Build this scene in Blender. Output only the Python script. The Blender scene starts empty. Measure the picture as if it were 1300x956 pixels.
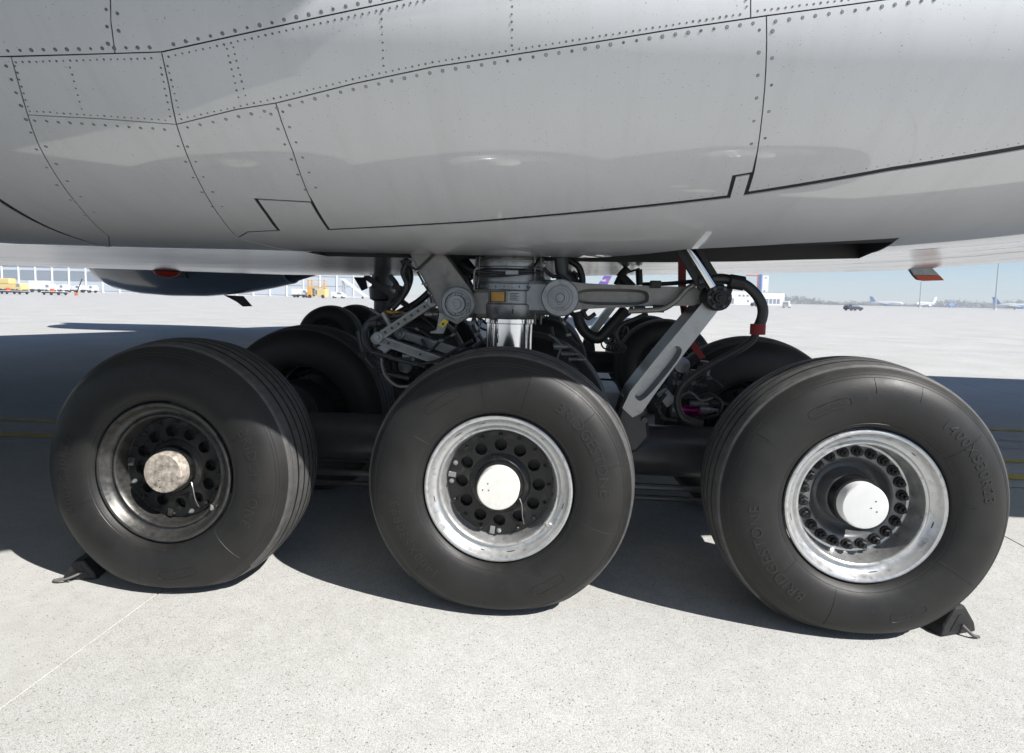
import bpy, bmesh, math, random
from mathutils import Vector, Matrix
from mathutils.geometry import delaunay_2d_cdt
random.seed(7)
R = math.radians
PI = math.pi
scene = bpy.context.scene
col = scene.collection

# ------------------------------------------------------------------ camera, sky, sun, exposure
F, CX, D, H, YAW, PITCH, ROLL = 737.3, .286, 2.83, 1.61, .0816, -.0768, .0212
fw = Vector((-math.sin(YAW)*math.cos(PITCH), math.cos(YAW)*math.cos(PITCH), math.sin(PITCH)))
rt = Vector((math.cos(YAW), math.sin(YAW), 0)); up = rt.cross(fw)
rt2 = rt*math.cos(ROLL) + up*math.sin(ROLL); up2 = up*math.cos(ROLL) - rt*math.sin(ROLL)
CAM = Vector((CX, -D, H))
cd = bpy.data.cameras.new('camera'); cam = bpy.data.objects.new('camera', cd); col.objects.link(cam)
cam.matrix_world = Matrix((( rt2.x, up2.x, -fw.x, CAM.x), (rt2.y, up2.y, -fw.y, CAM.y), (rt2.z, up2.z, -fw.z, CAM.z), (0, 0, 0, 1)))
cd.sensor_fit = 'HORIZONTAL'; cd.sensor_width = 36; cd.lens = F/1300*36; cd.shift_y = -(478-433.5)/1300
cd.clip_start = .05; cd.clip_end = 6000
scene.camera = cam
SUN = Vector((.63, -.37, .68)).normalized()
w = bpy.data.worlds.new('World'); scene.world = w; w.use_nodes = True
nt = w.node_tree; bg = nt.nodes['Background']
sk = nt.nodes.new('ShaderNodeTexSky'); sk.sky_type = 'NISHITA'; sk.sun_disc = False
sk.sun_elevation = math.asin(SUN.z); sk.sun_rotation = math.atan2(SUN.x, SUN.y)
sk.air_density = .7; sk.dust_density = .05; sk.ozone_density = 2.5
nt.links.new(sk.outputs[0], bg.inputs[0]); bg.inputs[1].default_value = .075
sl = bpy.data.lights.new('sun', 'SUN'); sl.energy = 5.0; sl.angle = R(.53); sl.color = (1, .97, .93)
so = bpy.data.objects.new('sun', sl); col.objects.link(so); so.rotation_euler = SUN.to_track_quat('Z', 'Y').to_euler(); so.location = (10, -8, 20)
vs = scene.view_settings; vs.view_transform = 'Standard'; vs.look = 'None'; vs.exposure = .66; vs.gamma = 1; vs.use_curve_mapping = False
scene.render.engine = 'CYCLES'; scene.cycles.use_denoising = True; scene.cycles.max_bounces = 7; scene.cycles.diffuse_bounces = 2
scene.cycles.sample_clamp_indirect = 8

def ray(px, py): return rt2*((px-650)/F) + up2*((433.5-py)/F) + fw
def at(px, py, Y):                      # the point of the plane y = Y seen at a photo pixel
    d = ray(px, py); return CAM + d*((Y-CAM.y)/d.y)
def gnd(px, py, Z=0):
    d = ray(px, py); return CAM + d*((Z-CAM.z)/d.z)
def far(px, dist):                      # a point of the ground plane, dist metres along the view
    d = ray(px, 380); P = CAM + d*dist; return Vector((P.x, P.y, 0))

# ------------------------------------------------------------------ materials
def srgb(r, g, b): return tuple(((c/255)/12.92 if c/255 <= .04045 else ((c/255+.055)/1.055)**2.4) for c in (r, g, b))
def mat(name, color, rough=.5, metal=0, spec=.5, var=0, vscale=8, dark=None, bump=0, bscale=60, coat=0, coatr=.07, detail=6, rvar=0, stretch=None, emit=None):
    m = bpy.data.materials.new(name); m.use_nodes = True; t = m.node_tree; b = t.nodes['Principled BSDF']
    b.inputs['Base Color'].default_value = (*color, 1); b.inputs['Roughness'].default_value = rough
    b.inputs['Metallic'].default_value = metal; b.inputs['Specular IOR Level'].default_value = spec
    b.inputs['Coat Weight'].default_value = coat; b.inputs['Coat Roughness'].default_value = coatr; b.inputs['Coat IOR'].default_value = 1.68
    tc = t.nodes.new('ShaderNodeTexCoord'); src = tc.outputs['Object']
    if stretch:
        mp = t.nodes.new('ShaderNodeMapping'); mp.inputs['Scale'].default_value = stretch; t.links.new(src, mp.inputs[0]); src = mp.outputs[0]
    if var or rvar:
        n = t.nodes.new('ShaderNodeTexNoise'); n.inputs['Scale'].default_value = vscale; n.inputs['Detail'].default_value = detail; n.inputs['Roughness'].default_value = .62
        t.links.new(src, n.inputs['Vector'])
        if var:
            r = t.nodes.new('ShaderNodeValToRGB'); r.color_ramp.elements[0].position = .34; r.color_ramp.elements[1].position = .68
            dk = dark or tuple(c*(1-var) for c in color)
            r.color_ramp.elements[0].color = (*dk, 1); r.color_ramp.elements[1].color = (*tuple(min(1, c*(1+var*.35)) for c in color), 1)
            t.links.new(n.outputs[0], r.inputs[0]); t.links.new(r.outputs[0], b.inputs['Base Color'])
        if rvar:
            q = t.nodes.new('ShaderNodeMapRange'); q.inputs[3].default_value = rough-rvar; q.inputs[4].default_value = rough+rvar; q.inputs[1].default_value = .3; q.inputs[2].default_value = .7
            t.links.new(n.outputs[0], q.inputs[0]); t.links.new(q.outputs[0], b.inputs['Roughness'])
    if bump:
        n2 = t.nodes.new('ShaderNodeTexNoise'); n2.inputs['Scale'].default_value = bscale; n2.inputs['Detail'].default_value = 4
        t.links.new(src, n2.inputs['Vector'])
        bp = t.nodes.new('ShaderNodeBump'); bp.inputs['Strength'].default_value = bump; bp.inputs['Distance'].default_value = .01
        t.links.new(n2.outputs[0], bp.inputs['Height']); t.links.new(bp.outputs[0], b.inputs['Normal'])
    return m
M = {}
M['paint'] = mat('grey_aircraft_paint', (.60, .618, .64), .34, 0, .3, .03, 1.6, rvar=.05, coat=.85, coatr=.04, bump=.02, bscale=2.2)
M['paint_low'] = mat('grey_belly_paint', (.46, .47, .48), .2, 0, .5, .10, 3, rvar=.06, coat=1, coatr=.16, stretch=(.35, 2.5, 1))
def layer(m, scale, stretch, lo, hi, col2, amt, detail=5, bump=0):
    """lay a second tone over a material's base colour where a stretched noise is high"""
    t = m.node_tree; b = t.nodes['Principled BSDF']; N = t.nodes.new; L = t.links.new
    tc = N('ShaderNodeTexCoord'); mp = N('ShaderNodeMapping'); mp.inputs['Scale'].default_value = stretch; L(tc.outputs['Object'], mp.inputs[0])
    n = N('ShaderNodeTexNoise'); n.inputs['Scale'].default_value = scale; n.inputs['Detail'].default_value = detail; n.inputs['Roughness'].default_value = .6; L(mp.outputs[0], n.inputs['Vector'])
    r = N('ShaderNodeMapRange'); r.inputs[1].default_value = lo; r.inputs[2].default_value = hi; r.inputs[4].default_value = amt; L(n.outputs[0], r.inputs[0])
    x = N('ShaderNodeMixRGB'); L(r.outputs[0], x.inputs[0]); x.inputs[2].default_value = (*col2, 1); inp = b.inputs['Base Color']
    if inp.links: L(inp.links[0].from_socket, x.inputs[1])
    else: x.inputs[1].default_value = inp.default_value
    L(x.outputs[0], inp); return m
layer(M['paint'], 1.0, (11, 1.2, 1.2), .50, .75, (.42, .425, .43), .22); layer(M['paint'], 2.2, (1, 1, 1.6), .52, .8, (.66, .675, .69), .35)
layer(M['paint'], 160, (1, 1, 1), .735, .76, (.14, .135, .13), .8, 1)
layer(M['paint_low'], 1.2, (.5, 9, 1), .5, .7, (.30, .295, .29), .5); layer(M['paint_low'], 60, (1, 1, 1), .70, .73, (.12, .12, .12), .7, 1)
M['seal'] = mat('black_sealant', (.012, .012, .013), .6)
M['joint'] = mat('grey_joint_sealant', (.20, .195, .185), .8)
M['bay'] = mat('bay_lining', (.03, .03, .032), .7)
M['rivet_dark'] = mat('rivet_recess', (.15, .152, .155), .45, .3)
M['rivet_light'] = mat('rivet_head', (.36, .37, .38), .3, .6)
M['rubber'] = mat('tyre_rubber', (.0155, .0152, .0148), .50, 0, .36, .3, 7, bump=.08, bscale=240, rvar=.08)
M['tread'] = mat('worn_tread_rubber', (.088, .087, .086), .5, 0, .35, .3, 20, bump=.12, bscale=180)
for k in ('rubber', 'tread'):
    pass
layer(M['rubber'], 2.6, (1, 1, 1), .46, .72, (.026, .0245, .0225), .4, 7); layer(M['rubber'], 40, (1, 1, 1), .62, .75, (.05, .047, .043), .45, 4)
M['rubber_text'] = mat('moulded_rubber', (.0185, .0181, .0177), .42, 0, .5)
M['chock'] = mat('chock_rubber', (.02, .02, .021), .62, 0, .4, .35, 22, bump=.25, bscale=60)
M['rim'] = mat('wheel_alloy', (.62, .62, .615), .34, .75, .5, .14, 30, rvar=.08)
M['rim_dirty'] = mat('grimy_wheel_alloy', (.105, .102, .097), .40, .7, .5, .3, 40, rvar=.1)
M['disc'] = mat('black_wheel_disc', (.011, .011, .011), .36, .2, .5, .4, 25, rvar=.14)
layer(M['disc'], 16, (1, 1, 1), .56, .72, (.055, .052, .048), .8, 6)
M['bell'] = mat('grey_wheel_bell', (.19, .193, .197), .36, .4, .5, .35, 10, rvar=.1)
M['cap'] = mat('white_hub_cap', (.76, .74, .70), .45, 0, .4, .10, 30)
M['cap_bright'] = mat('clean_hub_cap', (.66, .66, .65), .4, 0, .4, .05, 20)
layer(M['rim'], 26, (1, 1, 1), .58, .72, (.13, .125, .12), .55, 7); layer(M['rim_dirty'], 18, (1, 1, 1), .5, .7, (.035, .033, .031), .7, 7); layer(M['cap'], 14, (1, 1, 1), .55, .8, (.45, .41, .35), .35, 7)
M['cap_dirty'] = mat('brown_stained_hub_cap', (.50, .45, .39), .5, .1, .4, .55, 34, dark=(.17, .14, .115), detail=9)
M['steel'] = mat('cadmium_steel', (.31, .32, .33), .36, .6, .5, .3, 9, rvar=.1)
M['steel_tan'] = mat('aged_steel', (.25, .24, .225), .42, .5, .5, .35, 7, rvar=.1)
M['brushed'] = mat('brushed_link_steel', (.36, .365, .37), .34, .75, .5, .15, 5, rvar=.07)
layer(M['brushed'], 9, (1, 1, 1), .55, .75, (.12, .115, .105), .6, 6)
layer(M['steel'], 12, (1, 1, .6), .54, .72, (.085, .08, .072), .75, 7); layer(M['steel_tan'], 10, (1, 1, .6), .54, .74, (.07, .062, .052), .7, 7)
M['chrome'] = mat('chrome_piston', (.75, .76, .77), .12, 1)
M['dark'] = mat('dark_grey_enamel', (.055, .06, .066), .35, .25, .5, .3, 8, rvar=.08)
M['black'] = mat('black_hose', (.016, .016, .017), .42)
M['black_matte'] = mat('black_metal', (.012, .012, .013), .55, .2)
M['red'] = mat('red_webbing', (.22, .015, .018), .7)
M['redlamp'] = mat('red_beacon_lens', (.55, .03, .012), .18)
M['orange'] = mat('orange_paint', (.62, .09, .02), .4)
M['magenta'] = mat('magenta_anodised', (.35, .01, .18), .25, .8)
M['bronze'] = mat('bronze_placard', (.50, .27, .07), .35, .6, .5, .2, 60)
M['yellow_tag'] = mat('yellow_placard', (.75, .55, .03), .5)
M['ink'] = mat('black_ink', (.02, .02, .02), .6)
M['placard'] = mat('grey_placard', (.44, .445, .45), .5)
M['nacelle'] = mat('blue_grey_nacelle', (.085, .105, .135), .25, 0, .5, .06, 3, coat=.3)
M['rope'] = mat('grey_rope', (.13, .125, .12), .9)
M['yl'] = mat('yellow_line_paint', (.62, .47, .05), .7, 0, .3, .3, 5)
M['wl'] = mat('white_line_paint', (.48, .48, .47), .7, 0, .3, .3, 5)
M['white'] = mat('white_paint', (.78, .78, .77), .4)
M['offwhite'] = mat('pale_cladding', (.66, .67, .68), .6)
M['glass'] = mat('grey_window_glass', (.22, .25, .29), .12)
M['pglass'] = mat('pale_facade_glass', (.48, .52, .57), .2)
M['carblue'] = mat('dark_blue_car_paint', (.02, .028, .05), .25, .1, .5, coat=.5)
M['yellow'] = mat('yellow_vehicle_paint', (.66, .52, .22), .45)
M['orangev'] = mat('orange_vehicle_paint', (.66, .36, .07), .45)
M['purple'] = mat('purple_tail_paint', (.10, .035, .30), .35)
M['ltblue'] = mat('light_blue_paint', (.13, .27, .62), .35)
M['mast'] = mat('galvanised_mast', (.5, .51, .52), .45, .3)
M['brick'] = mat('rust_brown', (.22, .10, .05), .8)
M['tree'] = mat('bare_wood_foliage', (.10, .095, .075), .9, 0, .2, .4, .2)

def concrete():
    m = bpy.data.materials.new('concrete'); m.use_nodes = True; t = m.node_tree; b = t.nodes['Principled BSDF']
    N = t.nodes.new; L = t.links.new
    g = N('ShaderNodeNewGeometry')
    big = N('ShaderNodeTexNoise'); big.inputs['Scale'].default_value = .45; big.inputs['Detail'].default_value = 5
    mid = N('ShaderNodeTexNoise'); mid.inputs['Scale'].default_value = 9; mid.inputs['Detail'].default_value = 8; mid.inputs['Roughness'].default_value = .7
    v = N('ShaderNodeTexVoronoi'); v.inputs['Scale'].default_value = 78; v.inputs['Randomness'].default_value = 1
    v2 = N('ShaderNodeTexNoise'); v2.inputs['Scale'].default_value = 260; v2.inputs['Detail'].default_value = 3
    wp = N('ShaderNodeTexNoise'); wp.inputs['Scale'].default_value = 120; L(g.outputs['Position'], wp.inputs['Vector'])
    wm_ = N('ShaderNodeVectorMath'); wm_.operation = 'MULTIPLY_ADD'; L(wp.outputs['Color'], wm_.inputs[0]); wm_.inputs[1].default_value = (.012,.012,.012); L(g.outputs['Position'], wm_.inputs[2])
    for n in (big, mid, v2): L(g.outputs['Position'], n.inputs['Vector'])
    L(wm_.outputs[0], v.inputs['Vector'])
    r1 = N('ShaderNodeValToRGB'); e = r1.color_ramp.elements
    e[0].position = .3; e[0].color = (.475, .472, .455, 1); e[1].position = .7; e[1].color = (.57, .567, .548, 1); L(big.outputs[0], r1.inputs[0])
    r2 = N('ShaderNodeValToRGB'); e = r2.color_ramp.elements
    e[0].position = .33; e[0].color = (.91, .91, .90, 1); e[1].position = .62; e[1].color = (1.03, 1.03, 1.03, 1); L(mid.outputs[0], r2.inputs[0])
    mx = N('ShaderNodeMixRGB'); mx.blend_type = 'MULTIPLY'; mx.inputs[0].default_value = 1; L(r1.outputs[0], mx.inputs[1]); L(r2.outputs[0], mx.inputs[2])
    # dark aggregate pits: small voronoi cells, only some of them
    wn = N('ShaderNodeSeparateColor'); L(v.outputs['Color'], wn.inputs[0])
    rr = N('ShaderNodeMapRange'); rr.inputs[1].default_value = .30; rr.inputs[2].default_value = 1.0; rr.inputs[3].default_value = 0; rr.inputs[4].default_value = .36; L(wn.outputs[0], rr.inputs[0])
    sub = N('ShaderNodeMath'); sub.operation = 'SUBTRACT'; L(rr.outputs[0], sub.inputs[0]); L(v.outputs['Distance'], sub.inputs[1])
    st = N('ShaderNodeMapRange'); st.inputs[1].default_value = -.02; st.inputs[2].default_value = .12; L(sub.outputs[0], st.inputs[0])
    mx2 = N('ShaderNodeMixRGB'); mx2.blend_type = 'MIX'; L(st.outputs[0], mx2.inputs[0]); L(mx.outputs[0], mx2.inputs[1]); mx2.inputs[2].default_value = (.26, .25, .235, 1)
    r3 = N('ShaderNodeValToRGB'); e = r3.color_ramp.elements
    e[0].position = .36; e[0].color = (.60, .60, .59, 1); e[1].position = .56; e[1].color = (1.03, 1.03, 1.03, 1); L(v2.outputs[0], r3.inputs[0])
    mx3 = N('ShaderNodeMixRGB'); mx3.blend_type = 'MULTIPLY'; mx3.inputs[0].default_value = 1; L(mx2.outputs[0], mx3.inputs[1]); L(r3.outputs[0], mx3.inputs[2])
    L(mx3.outputs[0], b.inputs['Base Color']); b.inputs['Roughness'].default_value = .82; b.inputs['Specular IOR Level'].default_value = .3
    bp = N('ShaderNodeBump'); bp.inputs['Strength'].default_value = .35; bp.inputs['Distance'].default_value = .003
    ad = N('ShaderNodeMath'); ad.operation = 'SUBTRACT'; L(v2.outputs[0], ad.inputs[0]); L(st.outputs[0], ad.inputs[1]); L(ad.outputs[0], bp.inputs['Height']); L(bp.outputs[0], b.inputs['Normal'])
    return m
M['concrete'] = concrete()

# ------------------------------------------------------------------ mesh helpers
def link(name, me, parent=None):
    o = bpy.data.objects.new(name, me); col.objects.link(o)
    if parent: o.parent = parent
    return o
def tag(o, label=None, cat=None, group=None, kind=None):
    for k, v in (('label', label), ('category', cat), ('group', group), ('kind', kind)):
        if v: o[k] = v
    return o
def empty(name, loc=(0, 0, 0), rz=0):
    o = bpy.data.objects.new(name, None); col.objects.link(o); o.location = loc; o.rotation_euler = (0, 0, rz); return o
class MB:
    def __init__(s): s.v = []; s.f = []
    def add(s, vs, fs):
        k = len(s.v); s.v += [tuple(v) for v in vs]; s.f += [tuple(i+k for i in f) for f in fs]; return s
    def box(s, lo, hi, mtx=None):
        x0, y0, z0 = lo; x1, y1, z1 = hi
        vs = [Vector(p) for p in ((x0,y0,z0),(x1,y0,z0),(x1,y1,z0),(x0,y1,z0),(x0,y0,z1),(x1,y0,z1),(x1,y1,z1),(x0,y1,z1))]
        if mtx: vs = [mtx@p for p in vs]
        return s.add(vs, [(3,2,1,0),(4,5,6,7),(0,1,5,4),(1,2,6,5),(2,3,7,6),(3,0,4,7)])
    def bar(s, p0, p1, wd, th, upv=(0, 0, 1), tw=None):      # rectangular bar, wd across the plane, th along y-ish
        p0 = Vector(p0); p1 = Vector(p1); d = (p1-p0).normalized(); n = Vector(upv)
        a = d.cross(n)
        if a.length < 1e-4: a = d.cross(Vector((0, 1, 0)))
        a.normalize(); b = a.cross(d).normalized(); tw = tw or wd
        vs = []
        for p, q in ((p0, wd), (p1, tw)):
            for i, j in ((-1,-1),(1,-1),(1,1),(-1,1)): vs.append(p + a*(i*th/2) + b*(j*q/2))
        return s.add(vs, [(3,2,1,0),(4,5,6,7),(0,1,5,4),(1,2,6,5),(2,3,7,6),(3,0,4,7)])
    def tube(s, pts, r, n=10, caps=True):
        pts = [Vector(p) for p in pts]; rs = r if isinstance(r, (list, tuple)) else [r]*len(pts)
        k = len(s.v); N = None
        for i, p in enumerate(pts):
            d = (pts[min(i+1, len(pts)-1)] - pts[max(i-1, 0)]).normalized()
            if N is None: N = d.orthogonal().normalized()
            N = (N - d*N.dot(d)).normalized(); B = d.cross(N)
            for j in range(n):
                a = 2*PI*j/n; s.v.append(tuple(p + (N*math.cos(a)+B*math.sin(a))*rs[i]))
        for i in range(len(pts)-1):
            for j in range(n):
                a = k+i*n+j; b = k+i*n+(j+1)%n; s.f.append((a, b, b+n, a+n))
        if caps:
            s.f.append(tuple(k+j for j in range(n))[::-1]); s.f.append(tuple(k+(len(pts)-1)*n+j for j in range(n)))
        return s
    def lathe(s, prof, c=(0,0,0), axis='y', n=48, caps=True):   # prof: (along, radius)
        k = len(s.v); c = Vector(c)
        for a, r in prof:
            for j in range(n):
                t = 2*PI*j/n; u, v = r*math.cos(t), r*math.sin(t)
                p = {'y': (u, a, v), 'z': (v, u, a), 'x': (a, u, v)}[axis]
                s.v.append(tuple(c+Vector(p)))
        for i in range(len(prof)-1):
            for j in range(n):
                a = k+i*n+j; b = k+i*n+(j+1)%n; s.f.append((a, a+n, b+n, b))
        if caps:
            s.f.append(tuple(k+j for j in range(n))); s.f.append(tuple(k+(len(prof)-1)*n+j for j in range(n))[::-1])
        return s
    def prism(s, poly, ext):                                    # 3D outline extruded by vector ext
        n = len(poly); e = Vector(ext); a = [Vector(p) for p in poly]
        return s.add(a+[p+e for p in a], [tuple(range(n)), tuple(range(2*n-1, n-1, -1))] + [(i, i+n, (i+1)%n+n, (i+1)%n) for i in range(n)])
    def build(s, name, m, parent=None, smooth=30, bevel=0):
        me = bpy.data.meshes.new(name); me.from_pydata(s.v, [], s.f)
        bm = bmesh.new(); bm.from_mesh(me); bmesh.ops.recalc_face_normals(bm, faces=bm.faces)
        if bevel: bmesh.ops.bevel(bm, geom=[e for e in bm.edges if len(e.link_faces) == 2 and e.calc_face_angle(0) > R(40)], offset=bevel, segments=2, profile=.5, affect='EDGES', clamp_overlap=True)
        bm.to_mesh(me); bm.free()
        me.materials.append(m if not isinstance(m, str) else M[m])
        if smooth: me.shade_smooth(); me.set_sharp_from_angle(angle=R(smooth))
        return link(name, me, parent)
def smooth_path(pts, per=6):                                   # Catmull-Rom through points
    pts = [Vector(p) for p in pts]; out = []
    for i in range(len(pts)-1):
        p0, p1, p2, p3 = pts[max(i-1, 0)], pts[i], pts[i+1], pts[min(i+2, len(pts)-1)]
        for k in range(per):
            t = k/per; out.append(.5*((2*p1) + (p2-p0)*t + (2*p0-5*p1+4*p2-p3)*t*t + (3*p1-p0-3*p2+p3)*t**3))
    return out+[pts[-1]]
def text_mesh(s, size, extrude=0, spacing=1.0):
    c = bpy.data.curves.new('lettering', 'FONT'); c.body = s; c.size = size; c.extrude = extrude; c.align_x = 'CENTER'; c.align_y = 'CENTER'; c.space_character = spacing; c.resolution_u = 3
    o = bpy.data.objects.new('lettering', c); col.objects.link(o); bpy.context.view_layer.update()
    me = bpy.data.meshes.new_from_object(o.evaluated_get(bpy.context.evaluated_depsgraph_get()))
    bpy.data.objects.remove(o); bpy.data.curves.remove(c); return me
def flat_text(s, size, loc, m, parent, right=(1,0,0), upd=(0,0,1), spacing=1.0, name='lettering'):
    me = text_mesh(s, size, 0, spacing); r = Vector(right).normalized(); u = Vector(upd).normalized()
    for v in me.vertices: v.co = Vector(loc) + r*v.co.x + u*v.co.y
    me.materials.clear(); me.materials.append(M[m]); return link(name, me, parent)

# ------------------------------------------------------------------ ground
def sheet(name, x0, x1, y0, y1, z, m, parent=None):
    return MB().add([(x0,y0,z),(x1,y0,z),(x1,y1,z),(x0,y1,z)], [(0,1,2,3)]).build(name, m, parent, 0)
ground = tag(sheet('ground', -1500, 1500, -300, 1500, -.03, 'concrete'), kind='structure')
SX, SY = 5.25, 5.25; sx0, sy0 = -1.8-SX*7, 2.45-SY*4; nx, ny = 14, 10
sheet('joint_sealant', sx0, sx0+SX*nx, sy0, sy0+SY*ny, -.010, 'joint', ground)
slab_me = None
for i in range(nx):
    for j in range(ny):
        if slab_me is None:
            g = .0045; o = MB().add([(g,g,-.012),(SX-g,g,-.012),(SX-g,SY-g,-.012),(g,SY-g,-.012),(g,g,-.004),(SX-g,g,-.004),(SX-g,SY-g,-.004),(g,SY-g,-.004),
                (g+.0025,g+.0025,0),(SX-g-.0025,g+.0025,0),(SX-g-.0025,SY-g-.0025,0),(g+.0025,SY-g-.0025,0)],
                [(0,1,5,4),(1,2,6,5),(2,3,7,6),(3,0,4,7),(4,5,9,8),(5,6,10,9),(6,7,11,10),(7,4,8,11),(8,9,10,11)]).build('concrete_slab', 'concrete', ground, 0); slab_me = o.data
        else: o = link('concrete_slab', slab_me, ground)
        o.location = (sx0+i*SX, sy0+j*SY, random.uniform(-.0012, .0012))
def stripe(x0, x1, y0, y1, m, nm='painted_line', sk=0):
    MB().add([(x0,y0,.0045),(x1,y0+sk,.0045),(x1,y1+sk,.0045),(x0,y1,.0045)], [(0,1,2,3)]).build(nm, m, ground, 0)
stripe(-14, 12, 3.50, 3.63, 'yl'); stripe(-14, 12, 2.80, 2.97, 'yl', sk=.1); stripe(-14, 14, 4.55, 4.60, 'wl'); stripe(-14, 14, 2.62, 2.68, 'wl'); stripe(-14, 14, 4.15, 4.19, 'wl')
stripe(2.9, 14, 5.15, 5.28, 'yl')

# ------------------------------------------------------------------ airliner: belly fairing
air = tag(empty('airliner', (0, 0, 0)), 'huge grey airliner parked overhead on six-wheel main landing gear', 'airliner')
EA, EB, MID = 1.7, .8, 3.65
def yc(x):
    u = min(max(x, -8), 6)+.34; return .735+.095*u+.011*max(0, u)**2
def zb(x):
    u = min(max(x-.3, 0), 5.7); return 1.86+.02*u*u+.019*max(0, -3-max(x, -11))
KEEL = [(-14,1.95),(-11,1.93),(-6.5,1.86),(-2.9,1.808),(-1,1.825),(.55,1.857),(1.9,1.90),(3.85,1.97),(5.1,2.09),(7,2.27),(14.01,2.6)]
def zk(x):
    for (x0, z0), (x1, z1) in zip(KEEL, KEEL[1:]):
        if x <= x1: q = (x-x0)/(x1-x0); return z0+(z1-z0)*q
    return KEEL[-1][1]
def zbot(x, y):                                                # height of the belly bottom: near edge -> keel -> far side
    k = zk(x); y0 = yc(x)+.0015
    if y <= MID: q = min(1, max(0, (y-y0)/(MID-.3-y0))); q = q*q*(3-2*q); return zb(x)+(k-zb(x))*q
    return k+.05*(y-MID)**1.35
def SURF(x, th, off=0):
    c, s = math.cos(th), math.sin(th); n = Vector((0, -c/EA, -s/EB)).normalized()
    return Vector((x, yc(x)-EA*c, zb(x)+EB-EB*s)) + n*off
def NORM(x, th):
    e = 1e-3; n = (SURF(x+e, th)-SURF(x-e, th)).cross(SURF(x, th+e)-SURF(x, th-e)).normalized()
    return n if n.dot(Vector((0, -math.cos(th)/EA, -math.sin(th)/EB))) > 0 else -n
ARC = [0.0]; TH0 = R(-50); NARC = 2800                        # arc length table from TH0 to 90 deg
for i in range(NARC):
    t = TH0 + (R(90)-TH0)*(i+.5)/NARC; ARC.append(ARC[-1] + (R(90)-TH0)/NARC*math.hypot(EA*math.sin(t), EB*math.cos(t)))
def th2s(th):
    k = (th-TH0)/(R(90)-TH0)*NARC; k = min(max(k, 0), NARC-1e-6); i = int(k); return ARC[i]+(ARC[i+1]-ARC[i])*(k-i)
def s2th(s):
    lo, hi = 0, NARC
    while hi-lo > 1:
        m = (lo+hi)//2
        if ARC[m] <= s: lo = m
        else: hi = m
    return TH0+(R(90)-TH0)*(lo+(s-ARC[lo])/max(1e-9, ARC[hi]-ARC[lo]))/NARC
def on_belly(px, py):                                          # photo pixel -> (x, s) on the fairing
    d = ray(px, py)
    def G(t):
        P = CAM+d*t; return ((P.y-yc(P.x))/EA)**2+((P.z-zb(P.x)-EB)/EB)**2-1
    t = .6
    while t < 7:
        if G(t) < 0:
            lo, hi = t-.02, t
            for _ in range(30):
                m = (lo+hi)/2
                if G(m) < 0: hi = m
                else: lo = m
            P = CAM+d*lo; th = math.atan2((zb(P.x)+EB-P.z)/EB, (yc(P.x)-P.y)/EA); return (P.x, th2s(min(th, R(90))))
        t += .02
    return None
SB = th2s(R(90)) - 1e-4
HXN = round(on_belly(1142, 302)[0], 3)
fair = None
# backing shell: near side under the panels (dark), rest of the belly painted
HX0, HX1, HD = -1.3, HXN+.16, .36                                  # gear bay opening: x range, depth beyond the panel edge
xs = sorted(set([-14, -11, -9] + [-8+.5*i for i in range(29)] + [7, 8.5, 10, 12, 14] + [HX0, HX1]) - set(q for q in (2.0, 2.5, 3.0) if abs(q-HX1) < .2 or 0 < q-HX1 < .62))
fb = MB(); k = 0; ths = [R(-50+5*i) for i in range(29)]
for x in xs:
    for t in ths: fb.v.append(tuple(SURF(x, t, -.004)))
for i in range(len(xs)-1):
    for j in range(len(ths)-1):
        if .2 < xs[i] < HX1-.01 and ths[j] > R(74): continue
        a = i*len(ths)+j; fb.f.append((a, a+1, a+1+len(ths), a+len(ths)))
fair = fb.build('belly_fairing', 'seal', air)
# flat bottom beyond the panel edge with the bay opening, and the far flank
fb = MB()
def bottom_row(x):
    y0 = yc(x)+.0015; ym = 2*MID-yc(x); hd = HD+.04*max(0, min(x, HX1))
    row = [Vector((x, y0, zb(x))), Vector((x, y0+hd, zbot(x, y0+hd)))]
    if x == HX1: row[1].x += .14
    for q in (.1, .2, .3, .4, .5, .6, .7, .8, .9, 1.0): yy = y0+hd+(ym-y0-hd)*q; row.append(Vector((x, yy, zbot(x, yy))))
    kz = zbot(x, ym)
    for t in range(85, -51, -9): row.append(Vector((x, 2*MID-(yc(x)-EA*math.cos(R(t))), kz+EB-EB*math.sin(R(t)))))
    row.append(Vector((x, MID, zb(x)+EB+EB*math.sin(R(50))+.02)))
    return row
nr = len(bottom_row(0))
for x in xs: fb.v += [tuple(p) for p in bottom_row(x)]
for i in range(len(xs)-1):
    for j in range(nr-1):
        if j == 0 and HX0-.01 <= xs[i] < HX1-.01: continue
        a = i*nr+j; fb.f.append((a, a+1, a+1+nr, a+nr))
fb.build('belly_bottom', 'paint_low', fair, 40)
for ys, wd in ((1.9, .004), (2.35, .006), (2.9, .004), (3.3, .006)):   # long skin seams under the keel
    mb = MB()
    for i in range(60):
        x = -11+17.0*i/59
        z = zbot(x, ys)-.003; mb.v += [(x, ys-wd, z), (x, ys+wd, z)]
    mb.f = [(2*i, 2*i+1, 2*i+3, 2*i+2) for i in range(59)]; mb.build('seam_sealant', 'seal', fair, 0)
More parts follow.
